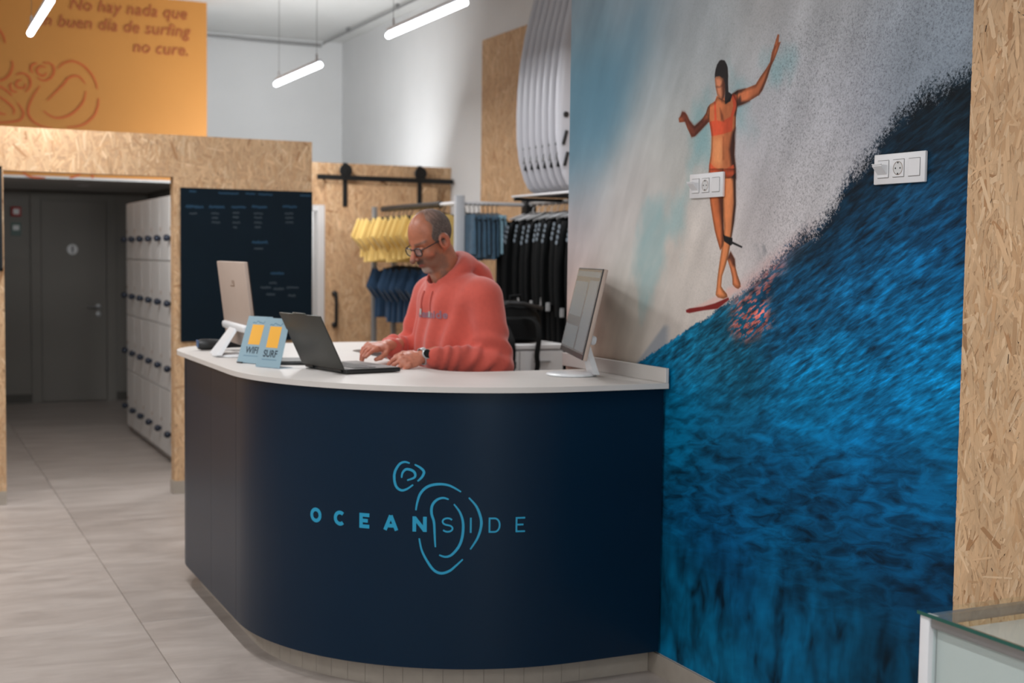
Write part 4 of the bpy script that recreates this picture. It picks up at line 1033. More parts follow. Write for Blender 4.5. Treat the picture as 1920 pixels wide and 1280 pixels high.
for i in range(7):
    loc = (3.94, 7.74-i*.092, 1.985)
    if proto is None:
        proto = thing('surfboard', BN[0], 'surfboard', loc, 0, 'white surfboards in the rack')
        build('deck', board_mesh(), 'foam_white', proto, True, 60)
        for x, z, rx in ((-.215, .20, .25), (-.225, .33, .25), (.215, .20, -.25), (.225, .33, -.25)):
            mb = MB(); mb.bbox(-.011, .011, -.004, .004, -.045, .045, .003); mb.xf(Matrix.Translation((x, -.0335, z)) @ Matrix.Rotation(rx, 4, 'Y')); build('fin_plug', mb, 'foam_dark', proto, True)
        build('leash_plug', MB().lathe([(.018, 0), (.018, -.003), (.010, -.004)], (-.22, -.032, .47), 'y', 16), 'foam_dark', proto)
        mb = MB(); mb.prism([(0, 0), (.03, .0), (.045, .10), (.035, .115), (.018, .07)], 'x', -.003, .003); mb.xf(Matrix.Translation((-.245, -.07, .20)) @ Matrix.Rotation(.3, 4, 'Y')); build('fin', mb, 'foam_dark', proto)
    else:
        c = copy_tree(proto); c.location = loc; c['label'] = BN[i]
        if i == 6:
            for ch in [x for x in bpy.data.objects if x.parent == c and x.name.startswith('fin.')]: bpy.data.objects.remove(ch)
rk = thing('surfboard_rack', 'white bar rack carrying the surfboards on the strand-board wall', 'rack', (4.0, 7.4, 1.97))
for x in (3.70, 4.20): child_world(build('bar', MB().bbox(x-.018, x+.018, 6.6, 7.85, 1.972, 1.985, .004), 'white_metal', rk, True))
for y in (6.9, 7.8): child_world(build('bracket', MB().bbox(3.68, 4.334, y-.012, y+.012, 1.95, 1.9715, .003), 'black_metal', rk, True))
for y in (7.0, 7.35, 7.7): child_world(build('cross_bar', MB().bbox(3.72, 4.18, y-.012, y+.012, 1.9722, 1.984, .002, 1), 'foam_dark', rk))

# ---------------------------------------------------------------- cabinet with the bag behind the counter
cab = thing('low_cabinet', 'white low cabinet behind the counter carrying the black bag', 'cabinet', (3.12, 6.75, 0))
child_world(build('body', MB().bbox(2.84, 3.39, 6.52, 7.0, .06, 1.07, .002, 1), 'white_laminate', cab)); child_world(build('top', MB().bbox(2.825, 3.405, 6.50, 7.01, 1.072, 1.098, .003, 1), 'white_laminate', cab))
for x0, x1 in ((2.845, 3.113), (3.117, 3.385)):
    d_ = child_world(build('door', MB().bbox(x0, x1, 6.502, 6.5195, .07, 1.06, .002, 1), 'white_laminate', cab)); build('handle', MB().bbox((x0+x1)/2-.05, (x0+x1)/2+.05, 6.485, 6.50, 1.0, 1.008, .002), 'grey_metal', d_)
child_world(build('kick_plate', MB().box(2.85, 3.38, 6.56, 7.0, 0, .06), 'white_laminate', cab))
bag = thing('backpack', 'black backpack with hanging straps lying on the white cabinet', 'bag', (3.16, 6.74, 1.0985))
mb = MB(); loft(mb, [ring(0, 0, z, a, b, 1, .004, 32) for z, a, b in ((0, .15, .10), (.006, .168, .115), (.03, .178, .125), (.09, .182, .13), (.15, .172, .125), (.195, .145, .11), (.225, .10, .08), (.235, .05, .04))]); build('body', mb, 'black_cloth', bag, True, 60)
build('pocket', MB().bbox(-.12, .11, -.158, -.11, .02, .15, .02, 3), 'black_cloth', bag, True)
build('zip_flap', MB().tube([(-.13, -.10, .19), (-.06, -.115, .225), (.03, -.12, .222), (.10, -.115, .205), (.16, -.10, .195)], [.008, .013, .012, .013, .008], 8), 'black_plastic', bag, True)
build('toggle', MB().lathe([(.004, -.012), (.011, -.008), (.012, .0), (.011, .008), (.004, .012)], (-.115, -.135, .19), 'z', 12), 'orange_plastic', bag, True)
build('handle', MB().tube([(-.02, -.05, .225), (-.02, -.05, .26), (.04, -.05, .265), (.05, -.05, .222)], .009, 8), 'black_cloth', bag, True)
def strap(pts, w=.034):
    pts = smoothline(pts, 5); mb = MB(); n = len(pts)
    v = []; f = []
    for i, p in enumerate(pts): v += [(p[0]-w/2, p[1], p[2]), (p[0]+w/2, p[1], p[2]), (p[0]+w/2, p[1]+.004, p[2]+.001), (p[0]-w/2, p[1]+.004, p[2]+.001)]
    for i in range(n-1):
        for k in range(4): f.append((4*i+k, 4*i+(k+1) % 4, 4*i+4+(k+1) % 4, 4*i+4+k))
    f += [(0, 1, 2, 3), tuple(range(4*n-4, 4*n))[::-1]]
    return mb.add(v, f)
build('strap', strap([(-.10, -.17, .10), (-.10, -.24, .03), (-.10, -.262, -.04), (-.105, -.262, -.14), (-.10, -.262, -.22)], .04), 'black_cloth', bag)
build('strap', strap([(.02, -.165, .15), (.075, -.20, .12), (.07, -.245, .04), (.05, -.262, -.06), (.055, -.262, -.12), (.03, -.262, -.19), (-.05, -.264, -.215), (-.10, -.265, -.21)], .03), 'black_cloth', bag)
build('buckle', MB().bbox(-.125, -.08, -.272, -.2615, -.13, -.09, .003), 'black_plastic', bag, True)
# ---------------------------------------------------------------- power plates on the mural
def plate(label, y, z):
    t = thing('socket_plate', label, 'socket', (XM-.0015, y, z)); W_, H_ = .211, .087
    build('frame', MB().bbox(-.011, -.0003, -W_/2, W_/2, -H_/2, H_/2, .003, 2), 'socket_white', t, True)
    # seen from the room the left module is the one with larger y
    for k, yy in enumerate((.064, 0, -.064)):
        s = .0225; m_ = build('module', MB().bbox(-.0135, -.0108, yy-s, yy+s, -s-.002, s+.002, .001, 1), 'socket_white', t)
        fr = MB()
        for a in ((yy-s-.0013, yy-s-.0003, -s-.003, s+.003), (yy+s+.0003, yy+s+.0013, -s-.003, s+.003), (yy-s, yy+s, -s-.0035, -s-.0025), (yy-s, yy+s, s+.0025, s+.0035)): fr.box(-.0114, -.0111, *a)
        build('joint_line', fr, 'dark_skirting', t)
        if k == 0:
            c = MB(); c.prism([(-.0135, .012), (-.034, .012), (-.036, .008), (-.0135, -.016)], 'y', yy-s+.004, yy+s-.002); build('card_slot', c, 'socket_white', m_); build('slot_lip', MB().box(-.0375, -.034, yy-s+.004, yy+s-.002, .012, .0145), 'white_plastic', m_)
        if k == 1:
            build('socket_ring', MB().lathe([(.0195, 0), (.0195, -.0008), (.0185, -.001), (.0185, 0)], (-.0136, yy, 0), 'x', 28), 'monitor_beige', m_, True)
            ho = MB(); ho.lathe([(.0175, -.0003), (.0175, -.0006)], (-.0136, yy, 0), 'x', 28); build('socket_well', ho, 'white_laminate', m_)
            for q in ((yy-.0095, 0), (yy+.0095, 0), (yy, .0155), (yy, -.0155)): build('contact', MB().lathe([(.0024, -.0006), (.0024, -.0012)], (-.0136, q[0], q[1]), 'x', 10), 'black_plastic', m_)
    return t
plate('white triple socket plate on the dark blue wave, right of the surfer', 2.936, 1.849)
plate('white triple socket plate printed surfer wears at the hips', 3.922, 1.843)['label'] = 'white triple socket plate across the hips of the surfer print'

# ---------------------------------------------------------------- glass display case
dc = thing('display_case', 'white framed glass display case in the bottom right corner', 'display case', (2.33, 1.5, 0))
X0, X1, Y0, Y1, ZT = 2.085, 2.58, .75, 2.238, .80
for x, y in ((X0, Y1-.03), (X0, Y0), (X1-.03, Y1-.03), (X1-.03, Y0)): child_world(build('post', MB().bbox(x, x+.03, y, y+.03, 0, ZT-.012, .003), 'white_metal', dc, True))
for x in (X0, X1-.03): child_world(build('top_rail', MB().bbox(x+.004, x+.026, Y0+.031, Y1-.031, ZT-.036, ZT-.012, .002), 'grey_metal', dc, True))
for y in (Y0, Y1-.03): child_world(build('top_rail', MB().bbox(X0+.031, X1-.031, y+.004, y+.026, ZT-.036, ZT-.012, .002), 'grey_metal', dc, True))
child_world(build('glass_top', MB().bbox(X0-.004, X1+.004, Y0-.004, Y1+.004, ZT-.0115, ZT-.0035, .001, 1), 'clear_glass', dc))
child_world(build('glass_edge', MB().box(X0-.0055, X0-.0042, Y0-.004, Y1+.004, ZT-.0115, ZT-.0035), 'edge_glass', dc))
child_world(build('side_glass', MB().box(X0+.012, X0+.018, Y0+.031, Y1-.031, .12, ZT-.037), 'clear_glass', dc)); child_world(build('end_glass', MB().box(X0+.031, X1-.031, Y1-.018, Y1-.012, .12, ZT-.037), 'clear_glass', dc))
child_world(build('back_panel', MB().box(X1-.02, X1-.012, Y0+.031, Y1-.031, .12, ZT-.037), 'white_laminate', dc)); child_world(build('floor_panel', MB().bbox(X0+.005, X1-.005, Y0+.005, Y1-.005, .08, .115, .002, 1), 'white_laminate', dc))
child_world(build('pale_liner', MB().box(X0+.04, X1-.03, Y0+.04, Y1-.04, .745, .757), 'white_laminate', dc)); child_world(build('inner_panel', MB().box(X0+.022, X0+.030, Y0+.033, Y1-.033, .12, .758), 'white_laminate', dc))  # white liner added close under the glass so the top looks pale, as if reflecting
child_world(build('plinth', MB().box(X0+.02, X1-.02, Y0+.02, Y1-.02, 0, .08), 'white_laminate', dc))

# ---------------------------------------------------------------- things on the worktop
ZW = 1.12
def frame_m(x, y, z, a): # local x = width dir (sin a, cos a), local y = back dir (cos a, -sin a)
    return Matrix(((math.sin(a), math.cos(a), 0, x), (math.cos(a), -math.sin(a), 0, y), (0, 0, 1, z), (0, 0, 0, 1)))
def monitor(label, cx, cy, cz, a, t, w, h, base, bsign):
    """panel centre, width direction, tilt; base centre on the worktop; bsign: +1 if the back is on local +y"""
    th = thing('monitor', label, 'monitor', (base[0], base[1], ZW)); off = Matrix.Translation((-base[0], -base[1], -ZW))
    P = off @ frame_m(cx, cy, cz, a) @ Matrix.Rotation(-t, 4, 'X')  # local: x width, y back/front, z up
    b = bsign
    bod = MB().bbox(-w/2, w/2, min(0, .016*b), max(0, .016*b), -h/2, h/2, .003, 2); build('panel', bod.xf(P), 'monitor_beige', th, True)
    bez = MB().bbox(-w/2, w/2, min(-.004*b, 0), max(-.004*b, 0), -h/2, h/2, .0015, 1); build('bezel', bez.xf(P), 'black_plastic', th)
    sc_ = MB().box(-w/2+.006, w/2-.006, min(-.0046*b, -.004*b), max(-.0046*b, -.004*b), -h/2+.02, h/2-.006); so = build('screen', sc_.xf(P), 'screen_dark', th)
    for q in ((-w*.46, w*.46, h*.40, h*.46), (-w*.46, -w*.12, -h*.42, h*.36), (-w*.06, w*.46, -.02, h*.34), (-w*.06, w*.46, -h*.42, -.06)):
        build('window_pane', MB().box(q[0], q[1], min(-.005*b, -.0046*b), max(-.005*b, -.0046*b), q[2], q[3]).xf(P), 'screen_panel', so)
    hg = MB().bbox(-.25, .25, min(.016*b, .042*b), max(.016*b, .042*b), -h*.27-.017, -h*.27+.017, .0125, 4); build('hinge_block', hg.xf(P), 'white_plastic', th, True)
    gl = MB(); gl.box(-.045, -.028, min(.0162*b, .0166*b), max(.0162*b, .0166*b), h*.22, h*.28); gl.box(-.012, .004, min(.0162*b, .0166*b), max(.0162*b, .0166*b), h*.235, h*.28); gl.box(-.045, .045, min(.0162*b, .0166*b), max(.0162*b, .0166*b), h*.205, h*.22); build('logo_mark', gl.xf(P), 'monitor_glyph', th)
    hz = P @ Vector((0, .03*b, -h*.27)); bd = Vector((math.cos(a), -math.sin(a), 0))*b; foot = Vector((0, 0, .010))+bd*.085
    wd = Vector((math.sin(a), math.cos(a), 0)); up = (hz-foot); nn = bd
    lg = MB(); A = foot; B_ = hz
    def quad(c, hw, hd): return [tuple(c+wd*hw+nn*hd), tuple(c-wd*hw+nn*hd), tuple(c-wd*hw-nn*hd), tuple(c+wd*hw-nn*hd)]
    loft(lg, [quad(A, .085, .012), quad(A+(B_-A)*.5, .075, .009), quad(B_, .065, .008)]); build('stand_leg', lg, 'white_plastic', th, True, 30)
    build('stand_base', MB().lathe([(.094, 0), (.100, .002), (.100, .006), (.094, .010), (.05, .011), (.0, .0115)], (0, 0, 0.0002), 'z', 40), 'white_plastic', th, True, 40)
    return th
monitor('white footed monitor on the counter beside the mural, screen facing the man', 2.42, 4.50, 1.372, .336, .217, .575, .346, (2.40, 4.535), 1)
monitor('beige backed monitor at the far left end of the counter, behind the signs', 1.403, 5.885, 1.356, .038, -.125, .634, .38, (1.375, 5.84), -1)

# laptop
lp = thing('laptop', 'open dark grey laptop in front of the man', 'laptop', (1.65, 5.0, ZW)); off = Matrix.Translation((-1.65, -5.0, -ZW))
M_ = off @ frame_m(1.532, 4.99, ZW, -.174)
w = .36; bd = .245
build('base', MB().bbox(-w/2, w/2, .004, bd, .003, .019, .004, 2).xf(M_), 'laptop_dark', lp, True)
build('deck', MB().bbox(-w/2+.003, w/2-.003, .02, bd-.003, .0191, .0205, .0006, 1).xf(M_), 'laptop_deck', lp)
for fx in (-.15, .15):
    for fy_ in (.03, .22): build('foot', MB().lathe([(.008, .0), (.008, .0035)], (fx, fy_, .0001), 'z', 10).xf(M_), 'black_plastic', lp)
kb = build('keyboard', MB().box(-.155, .155, .05, .15, .0206, .0212).xf(M_), 'laptop_dark', lp)
key_me = None
for r in range(5):
    for c in range(14):
        if key_me is None: ko = build('key', MB().bbox(-.009, .009, -.0078, .0078, 0, .0016, .0008, 1).xf(Matrix.Rotation(pi/2+.174, 4, 'Z')), 'black_plastic', kb); key_me = ko.data
        else: ko = link(bpy.data.objects.new('key', key_me), kb)
        ko.location = M_ @ Vector((-.144+c*.0221, .060+r*.020, .0212))
build('touchpad', MB().box(-.05, .05, .163, .232, .0206, .0209).xf(M_), 'laptop_dark', lp)
Ld = M_ @ Matrix.Translation((0, 0, .016)) @ Matrix.Rotation(.463, 4, 'X')
build('lid', MB().bbox(-w/2, w/2, -.007, 0, .004, .238, .003, 2).xf(Ld), 'laptop_grey', lp, True)
build('lid_lip', MB().bbox(-.055, .055, -.006, .0, .2382, .243, .002, 2).xf(Ld), 'laptop_grey', lp, True)
build('screen', MB().box(-w/2+.008, w/2-.008, .0002, .0008, .02, .230).xf(Ld), 'black_plastic', lp)
for hx in (-.12, .12): build('hinge', MB().tube([(hx-.03, .002, .013), (hx+.03, .002, .013)], .008, 12).xf(M_), 'black_plastic', lp, True)

# acrylic table signs
def sign(label, x, y, a, t, w, h, word, sub, dim):
    th = thing('table_sign', label, 'sign', (x, y, ZW)); P = Matrix.Translation((-x, -y, -ZW)) @ frame_m(x, y, ZW, a) @ Matrix.Rotation(-t, 4, 'X')
    build('acrylic_sheet', MB().bbox(-w/2, w/2, 0, .003, .001, h, .001, 1).xf(P), 'acrylic', th)
    ft = MB().bbox(-w/2, w/2, .004, .075, .0005, .0035, .001, 1).xf(Matrix.Translation((-x, -y, -ZW)) @ frame_m(x, y, ZW, a)); build('acrylic_foot', ft, 'acrylic', th)
    build('printed_card', MB().box(-w/2+.001, w/2-.001, -.0012, -.0004, .004, h-.003).xf(P), 'sign_blue', th)
    # local +x points away from the reader's right: mirror so that text reads left to right
    def put(nm, mb, m): mb.v = [(-p[0], -.0016, p[1]) for p in mb.v]; build(nm, mb.xf(P), m, th)
    q = MB(); s = w*.47; q.add([(-s/2, h*.40, 0), (s/2, h*.40, 0), (s/2, h*.40+s*1.32, 0), (-s/2, h*.40+s*1.32, 0)], [(0, 1, 2, 3)]); put('yellow_square', q, 'sign_yellow')
    tm = text_mb(word, .040, 0, .0010, 'CENTER', 1.0); tm.v = [(p[0]*.9, p[1]+h*.22, 0) for p in tm.v]; put('word', tm, 'sign_ink')
    ln = MB(); R = random.Random(len(word))
    v, f = ribbon([(-w*.30+w*.60*i/26, h*.165+.0014*(1 if i % 2 else -1)) for i in range(27)], .0022); ln.add([(p[0], p[1], 0) for p in v], f); put('small_print', ln, 'sign_ink_soft')
    ln = MB(); v, f = ribbon(smoothline([(-w*.26+w*.52*i/16, h*.865+.005*R.uniform(-1, 1)) for i in range(17)], 3), .0026); ln.add([(p[0], p[1], 0) for p in v], f); put('script_line', ln, 'sign_ink_soft')
    return th
sign('pale blue acrylic sign reading SURF, in front of the other sign', 1.353, 5.181, -.491, .292, .143, .211, 'SURF', '', 0)
sign('pale blue acrylic sign reading WIFI, behind the SURF sign', 1.332, 5.404, -.547, .354, .141, .212, 'WIFI', '', 0)

# hand scanner, card reader, tablet, cable
hs = thing('barcode_scanner', 'black hand scanner with blue front lying at the left end of the counter', 'scanner', (1.345, 6.22, ZW))
mb = MB(); loft(mb, [[(x, y*sy, .028+z*sz) for y, z in [(math.cos(u)*.032, math.sin(u)*.026) for u in np.linspace(0, 2*pi, 16, endpoint=False)]] for x, sy, sz in ((-.055, .8, .8), (-.04, 1.0, 1.0), (.0, 1.05, 1.0), (.05, .85, .85), (.10, .65, .7), (.17, .6, .65), (.18, .4, .5))]); build('body', mb, 'black_plastic', hs, True, 60)
build('front_window', MB().bbox(-.0585, -.0555, -.022, .022, .016, .05, .002, 1), 'rubber_blue', hs)
build('trigger', MB().bbox(.02, .05, -.012, .012, .001, .004, .001, 1), 'rubber_blue', hs)
cr = thing('card_reader', 'small black card reader with teal edge behind the WIFI sign', 'card reader', (1.43, 5.60, ZW))
build('body', MB().bbox(-.05, .05, -.075, .075, .0003, .022, .006, 2), 'black_plastic', cr, True); build('keypad', MB().bbox(-.035, .035, -.06, .0, .0222, .024, .001, 1), 'white_plastic', cr); build('display', MB().bbox(-.035, .035, .015, .06, .0222, .0235, .001, 1), 'print_teal', cr)
cbl = tag(build('cable', MB().tube([tuple(p) for p in smoothline([(1.50, 5.52, 1.127), (1.44, 5.55, 1.17), (1.37, 5.50, 1.175), (1.345, 5.52, 1.14), (1.35, 5.46, 1.125), (1.30, 5.47, 1.124), (1.31, 5.43, 1.124)], 8)], .0035, 8), 'cable_black', None, True), 'thin black cable looping behind the WIFI sign', 'cable')
tl = thing('folder', 'flat dark grey tablet sleeve lying behind the laptop screen', 'folder', (1.52, 5.42, ZW), -.25)
build('cover', MB().bbox(-.09, .09, -.13, .13, .0003, .012, .003, 2), 'laptop_dark', tl, True); build('flap', MB().bbox(-.085, .085, -.125, .05, .0122, .016, .002, 1), 'laptop_grey', tl); build('clasp', MB().bbox(-.092, -.07, -.02, .01, .0162, .022, .002, 1), 'white_plastic', tl)
# ---------------------------------------------------------------- the man behind the counter
def surface_nets(f, lo, h):
    """isosurface f=0 of a grid (negative inside) -> verts, quads"""
    nx, ny, nz = f.shape; ins = f < 0
    c = [(i, j, k) for i in (0, 1) for j in (0, 1) for k in (0, 1)]
    def sl(a, o): return a[o[0]:nx-1+o[0], o[1]:ny-1+o[1], o[2]:nz-1+o[2]]
    cnt = sum(sl(ins, o).astype(np.int8) for o in c); act = (cnt > 0) & (cnt < 8)
    I = np.argwhere(act); idx = -np.ones(act.shape, np.int64); idx[act] = np.arange(len(I))
    acc = np.zeros((len(I), 3)); num = np.zeros(len(I))
    for a in range(8):
        for b in range(a+1, 8):
            d = [c[b][q]-c[a][q] for q in range(3)]
            if sum(abs(x) for x in d) != 1: continue
            va = f[I[:, 0]+c[a][0], I[:, 1]+c[a][1], I[:, 2]+c[a][2]]; vb = f[I[:, 0]+c[b][0], I[:, 1]+c[b][1], I[:, 2]+c[b][2]]
            m = (va < 0) != (vb < 0); t = np.where(m, va/(va-vb+1e-20), 0)
            p = np.array(c[a])[None, :]+t[:, None]*np.array(d)[None, :]; acc += np.where(m[:, None], p, 0); num += m
    V = (I+acc/num[:, None])*h+np.array(lo)
    Q = []
    for ax in range(3):
        e = [slice(None)]*3; e2 = [slice(None)]*3; e[ax] = slice(0, -1); e2[ax] = slice(1, None)
        s0 = ins[tuple(e)]; s1 = ins[tuple(e2)]; ch = np.argwhere(s0 != s1)
        o1, o2 = [(1, 2), (2, 0), (0, 1)][ax]
        ok = (ch[:, o1] > 0) & (ch[:, o2] > 0) & (ch[:, o1] < f.shape[o1]-1) & (ch[:, o2] < f.shape[o2]-1); ch = ch[ok]
        def g_(d1, d2):
            q = ch.copy(); q[:, o1] -= d1; q[:, o2] -= d2; return idx[q[:, 0], q[:, 1], q[:, 2]]
        quad = np.stack([g_(0, 0), g_(1, 0), g_(1, 1), g_(0, 1)], 1); fl_ = s0[ch[:, 0], ch[:, 1], ch[:, 2]]
        quad[~fl_] = quad[~fl_][:, ::-1]; Q.append(quad)
    return V, np.concatenate(Q)
def grid(lo, hi, h):
    ax = [np.arange(lo[i], hi[i]+h, h) for i in range(3)]; return np.meshgrid(*ax, indexing='ij')
def smin(a, b, k): 
    hh = np.clip(.5+.5*(b-a)/k, 0, 1); return b*(1-hh)+a*hh-k*hh*(1-hh)
def smax(a, b, k): return -smin(-a, -b, k)
def sph(P, c, r): return np.sqrt((P[0]-c[0])**2+(P[1]-c[1])**2+(P[2]-c[2])**2)-r
def elp(P, c, r):
    x, y, z = (P[0]-c[0])/r[0], (P[1]-c[1])/r[1], (P[2]-c[2])/r[2]; k0 = np.sqrt(x*x+y*y+z*z)+1e-9
    k1 = np.sqrt((x/r[0])**2+(y/r[1])**2+(z/r[2])**2)+1e-9; return k0*(k0-1)/k1
def cap(P, a, b, ra, rb=None):
    rb = ra if rb is None else rb; a = np.array(a, float); b = np.array(b, float); d = b-a
    t = np.clip(((P[0]-a[0])*d[0]+(P[1]-a[1])*d[1]+(P[2]-a[2])*d[2])/(d@d), 0, 1)
    return np.sqrt((P[0]-a[0]-d[0]*t)**2+(P[1]-a[1]-d[1]*t)**2+(P[2]-a[2]-d[2]*t)**2)-(ra+(rb-ra)*t)
def np_mesh(name, V, Q, m, parent=None, cols=None):
    me = bpy.data.meshes.new(name); me.vertices.add(len(V)); me.vertices.foreach_set('co', V.astype(np.float32).ravel())
    me.loops.add(Q.size); me.loops.foreach_set('vertex_index', Q.astype(np.int32).ravel()); me.polygons.add(len(Q)); me.polygons.foreach_set('loop_start', np.arange(0, Q.size, 4, dtype=np.int32))
    me.update(); me.validate(); me.polygons.foreach_set('use_smooth', [True]*len(me.polygons))
    if cols is not None: setcol(me, srgb2lin(cols))
    me.materials.append(MATS[m]); o = bpy.data.objects.new(name, me); return link(o, parent)
def blend(c, m, t): return c*(1-m[:, None])+np.array(t, float)*m[:, None]

# --- head, in its own frame: +x forward, +z up, origin between the ears
HP = math.radians(27); HY = math.radians(4)
HM = Matrix.Translation((.128, .0, 1.648)) @ Matrix.Rotation(HY, 4, 'Z') @ Matrix.Rotation(HP, 4, 'Y')
HMi = np.array(HM.inverted())
def head_sdf(P):
    ay = np.abs(P[1]); S = (P[0], ay, P[2])
    d = elp(P, (-.012, 0, .036), (.101, .078, .093))
    d = smin(d, elp(P, (.030, 0, -.030), (.066, .060, .080)), .030)
    d = smin(d, elp(P, (.030, 0, -.082), (.054, .047, .032)), .022)
    d = smin(d, sph(P, (.073, 0, -.104), .017), .022)
    d = smin(d, cap(S, (.079, .0, .020), (.066, .045, .016), .012, .010), .016)      # brow
    d = smin(d, elp(S, (.057, .044, -.030), (.026, .020, .022)), .018)               # cheek bone
    d = smax(d, -elp(S, (.093, .031, -.004), (.018, .019, .013)), .014)              # eye socket
    d = smin(d, elp(S, (.076, .031, -.006), (.0135, .0145, .0125)), .003)            # eye with lid
    d = smin(d, cap(P, (.090, 0, .006), (.123, 0, -.039), .0085, .0128), .010)       # nose
    d = smin(d, sph(S, (.105, .0115, -.040), .0085), .006)
    d = smin(d, elp(P, (.082, 0, -.062), (.018, .026, .016)), .010)
    d = smin(d, cap(S, (.098, .0, -.0655), (.088, .021, -.070), .0062, .0035), .004)  # lips
    d = smin(d, cap(S, (.095, .0, -.0765), (.087, .018, -.0735), .0070, .0035), .004)
    d = smax(d, -cap(S, (.103, 0, -.0708), (.090, .024, -.0715), .0016, .001), .003)
    ear = elp(S, (-.012, .082, -.008), (.029, .012, .037)); ear = smin(ear, cap(S, (-.004, .076, -.034), (-.002, .074, -.046), .009, .007), .006)
    ear = smax(ear, -elp(S, (-.004, .091, -.008), (.013, .010, .021)), .004)
    d = smin(d, ear, .006)
    return d
def neck_sdf(P): # person frame
    d = cap(P, (.030, 0, 1.46), (.098, 0, 1.585), .066, .058); return smin(d, cap(P, (.0, 0, 1.455), (.07, 0, 1.60), .06, .052), .02)
def to_head(P): return tuple(HMi[r, 0]*P[0]+HMi[r, 1]*P[1]+HMi[r, 2]*P[2]+HMi[r, 3] for r in range(3))
P = grid((-.05, -.115, 1.43), (.30, .115, 1.81), .0028)
F_ = smin(head_sdf(to_head(P)), neck_sdf(P), .022)
hv, hq = surface_nets(F_, (-.05, -.115, 1.43), .0028)
h_ = np.array(to_head(hv.T)).T; hx, hy, hz = h_[:, 0], np.abs(h_[:, 1]), h_[:, 2]; sy = h_[:, 1]
n1 = fbm(hx*90, hz*90+sy*70, 3, 3); n2 = fbm(hx*300+sy*200, hz*300, 5, 2)
col = np.tile(np.array([174, 106, 78.]), (len(hv), 1)); col *= (1+.10*(n1-.5))[:, None]
col = blend(col, .35*sstep(.05, .09, hx)*sstep(-.02, .05, hz), (186, 118, 90))
col = blend(col, .45*sstep(.012, .0, np.hypot(hx-.112, hz+.036)-.012), (206, 112, 96))     # nose
col = blend(col, .35*sstep(.028, .0, np.hypot(hx-.060, hz+.035)), (204, 112, 90))          # cheek
col = blend(col, .5*sstep(.066, .078, hy)*sstep(.05, .03, np.hypot(hx+.012, hz+.01)), (206, 110, 84)) # ear
scalp = sstep(.040, -.006, hx+.25*np.clip(hz-.05, 0, 1))*sstep(-.03, .0, hz-.35*np.clip(-.02-hx, -1, 0)*0)*sstep(.092, .080, hy)*(.55+.7*n2); col = blend(col, np.clip(scalp, 0, .85)*sstep(-.055, -.03, hz+.4*np.clip(hx+.03, 0, 1)*-1), (104, 88, 80))
col = blend(col, .35*sstep(.07, .11, hz)*sstep(.07, .0, hx)*n2, (120, 96, 86))
beard = sstep(-.045, -.062, hz-.25*(hx-.03))*sstep(-.012, .018, hx)*sstep(-.135, -.115, hz); beard = np.maximum(beard, sstep(-.02, -.05, hz)*sstep(.012, .03, hx)*sstep(.060, .038, hx)*sstep(.035, .05, hy)*.8)
beard *= (.55+.9*(n2-.3)); beard = np.clip(beard, 0, .62); col = blend(col, beard, (112, 86, 74))
col = blend(col, np.clip(.8*sstep(-.082, -.096, hz)*sstep(.055, .072, hx)*sstep(.034, .022, hy)*(.6+.8*n2), 0, .8), (178, 166, 156))     # grey goatee
col = blend(col, np.clip(.85*sstep(.016, .004, np.abs(hz+.058))*sstep(.078, .09, hx)*sstep(.030, .02, hy)*(.6+.7*n2), 0, .9), (74, 56, 50))  # moustache
col = blend(col, .8*sstep(.006, .002, np.abs(hz+.0725))*sstep(.086, .092, hx)*sstep(.022, .016, hy), (150, 72, 66))
col = blend(col, .8*sstep(.007, .003, np.abs(hz-.022-.1*(hy-.03)))*sstep(.05, .068, hx)*sstep(.010, .016, hy)*(.5+.6*n2), (96, 76, 66))   # eyebrow
col = blend(col, .6*sstep(.0035, .001, np.abs(hz+.011))*sstep(.072, .08, hx)*sstep(.016, .02, hy)*sstep(.048, .042, hy), (70, 46, 40))
head_part = (hv, hq, col)

# --- hands: wrist at the origin, +x to the fingers, +z back of the hand, +y thumb side
def hand_prims(curl, spread, idx_straight=False):
    pr = []; fl_ = [(.030, .074, .0092), (.010, .082, .0095), (-.0105, .076, .0090), (-.030, .060, .0080)]; ends = []
    for k, (by, L, r) in enumerate(fl_):
        c = curl[k]; p = np.array([.088-.006*abs(k-1.2), by, .004]); an = 0; yaw = spread*(1.3-k)*.12; seg_ = [(.46, .9), (.30, 1.15), (.24, .75)]
        for q, (fr_, b_) in enumerate(seg_):
            an += c*b_; d = np.array([math.cos(an)*math.cos(yaw), math.sin(yaw)*math.cos(an), -math.sin(an)]); e = p+d*L*fr_; pr.append((p, e, r*(1-.07*q), r*(1-.07*(q+1)))); p = e
        ends.append((p, d, r))
    th = [np.array([.022, .030, -.004]), np.array([.052, .054, -.014]), np.array([.080, .058, -.026]), np.array([.100, .050, -.034])]
    for q in range(3): pr.append((th[q], th[q+1], [.016, .0115, .0100][q], [.0115, .0100, .0085][q]))
    return pr, ends
def hand_sdf(P, curl, spread):
    pr, ends = hand_prims(curl, spread)
    d = elp(P, (.055, .0, .0), (.052, .044, .0165)); d = smin(d, cap(P, (.085, .028, .002), (.085, -.028, .0), .012, .011), .014); d = smin(d, cap(P, (.02, .012, 0), (.02, -.018, 0), .017, .016), .014)
    d = smin(d, elp(P, (-.015, 0, 0), (.045, .027, .020)), .014); d = smin(d, cap(P, (-.075, 0, 0), (-.01, 0, 0), .026, .024), .012)
    fd = None
    for k, (a, b, ra, rb) in enumerate(pr):
        c = cap(P, a, b, ra, rb); fd = c if fd is None else (smin(fd, c, .003) if k % 3 else np.minimum(fd, c))
    for k in range(4): d = smin(d, sph(P, pr[3*k][0]+np.array([0, 0, .003]), .0095), .006)
    return smin(d, fd, .007)
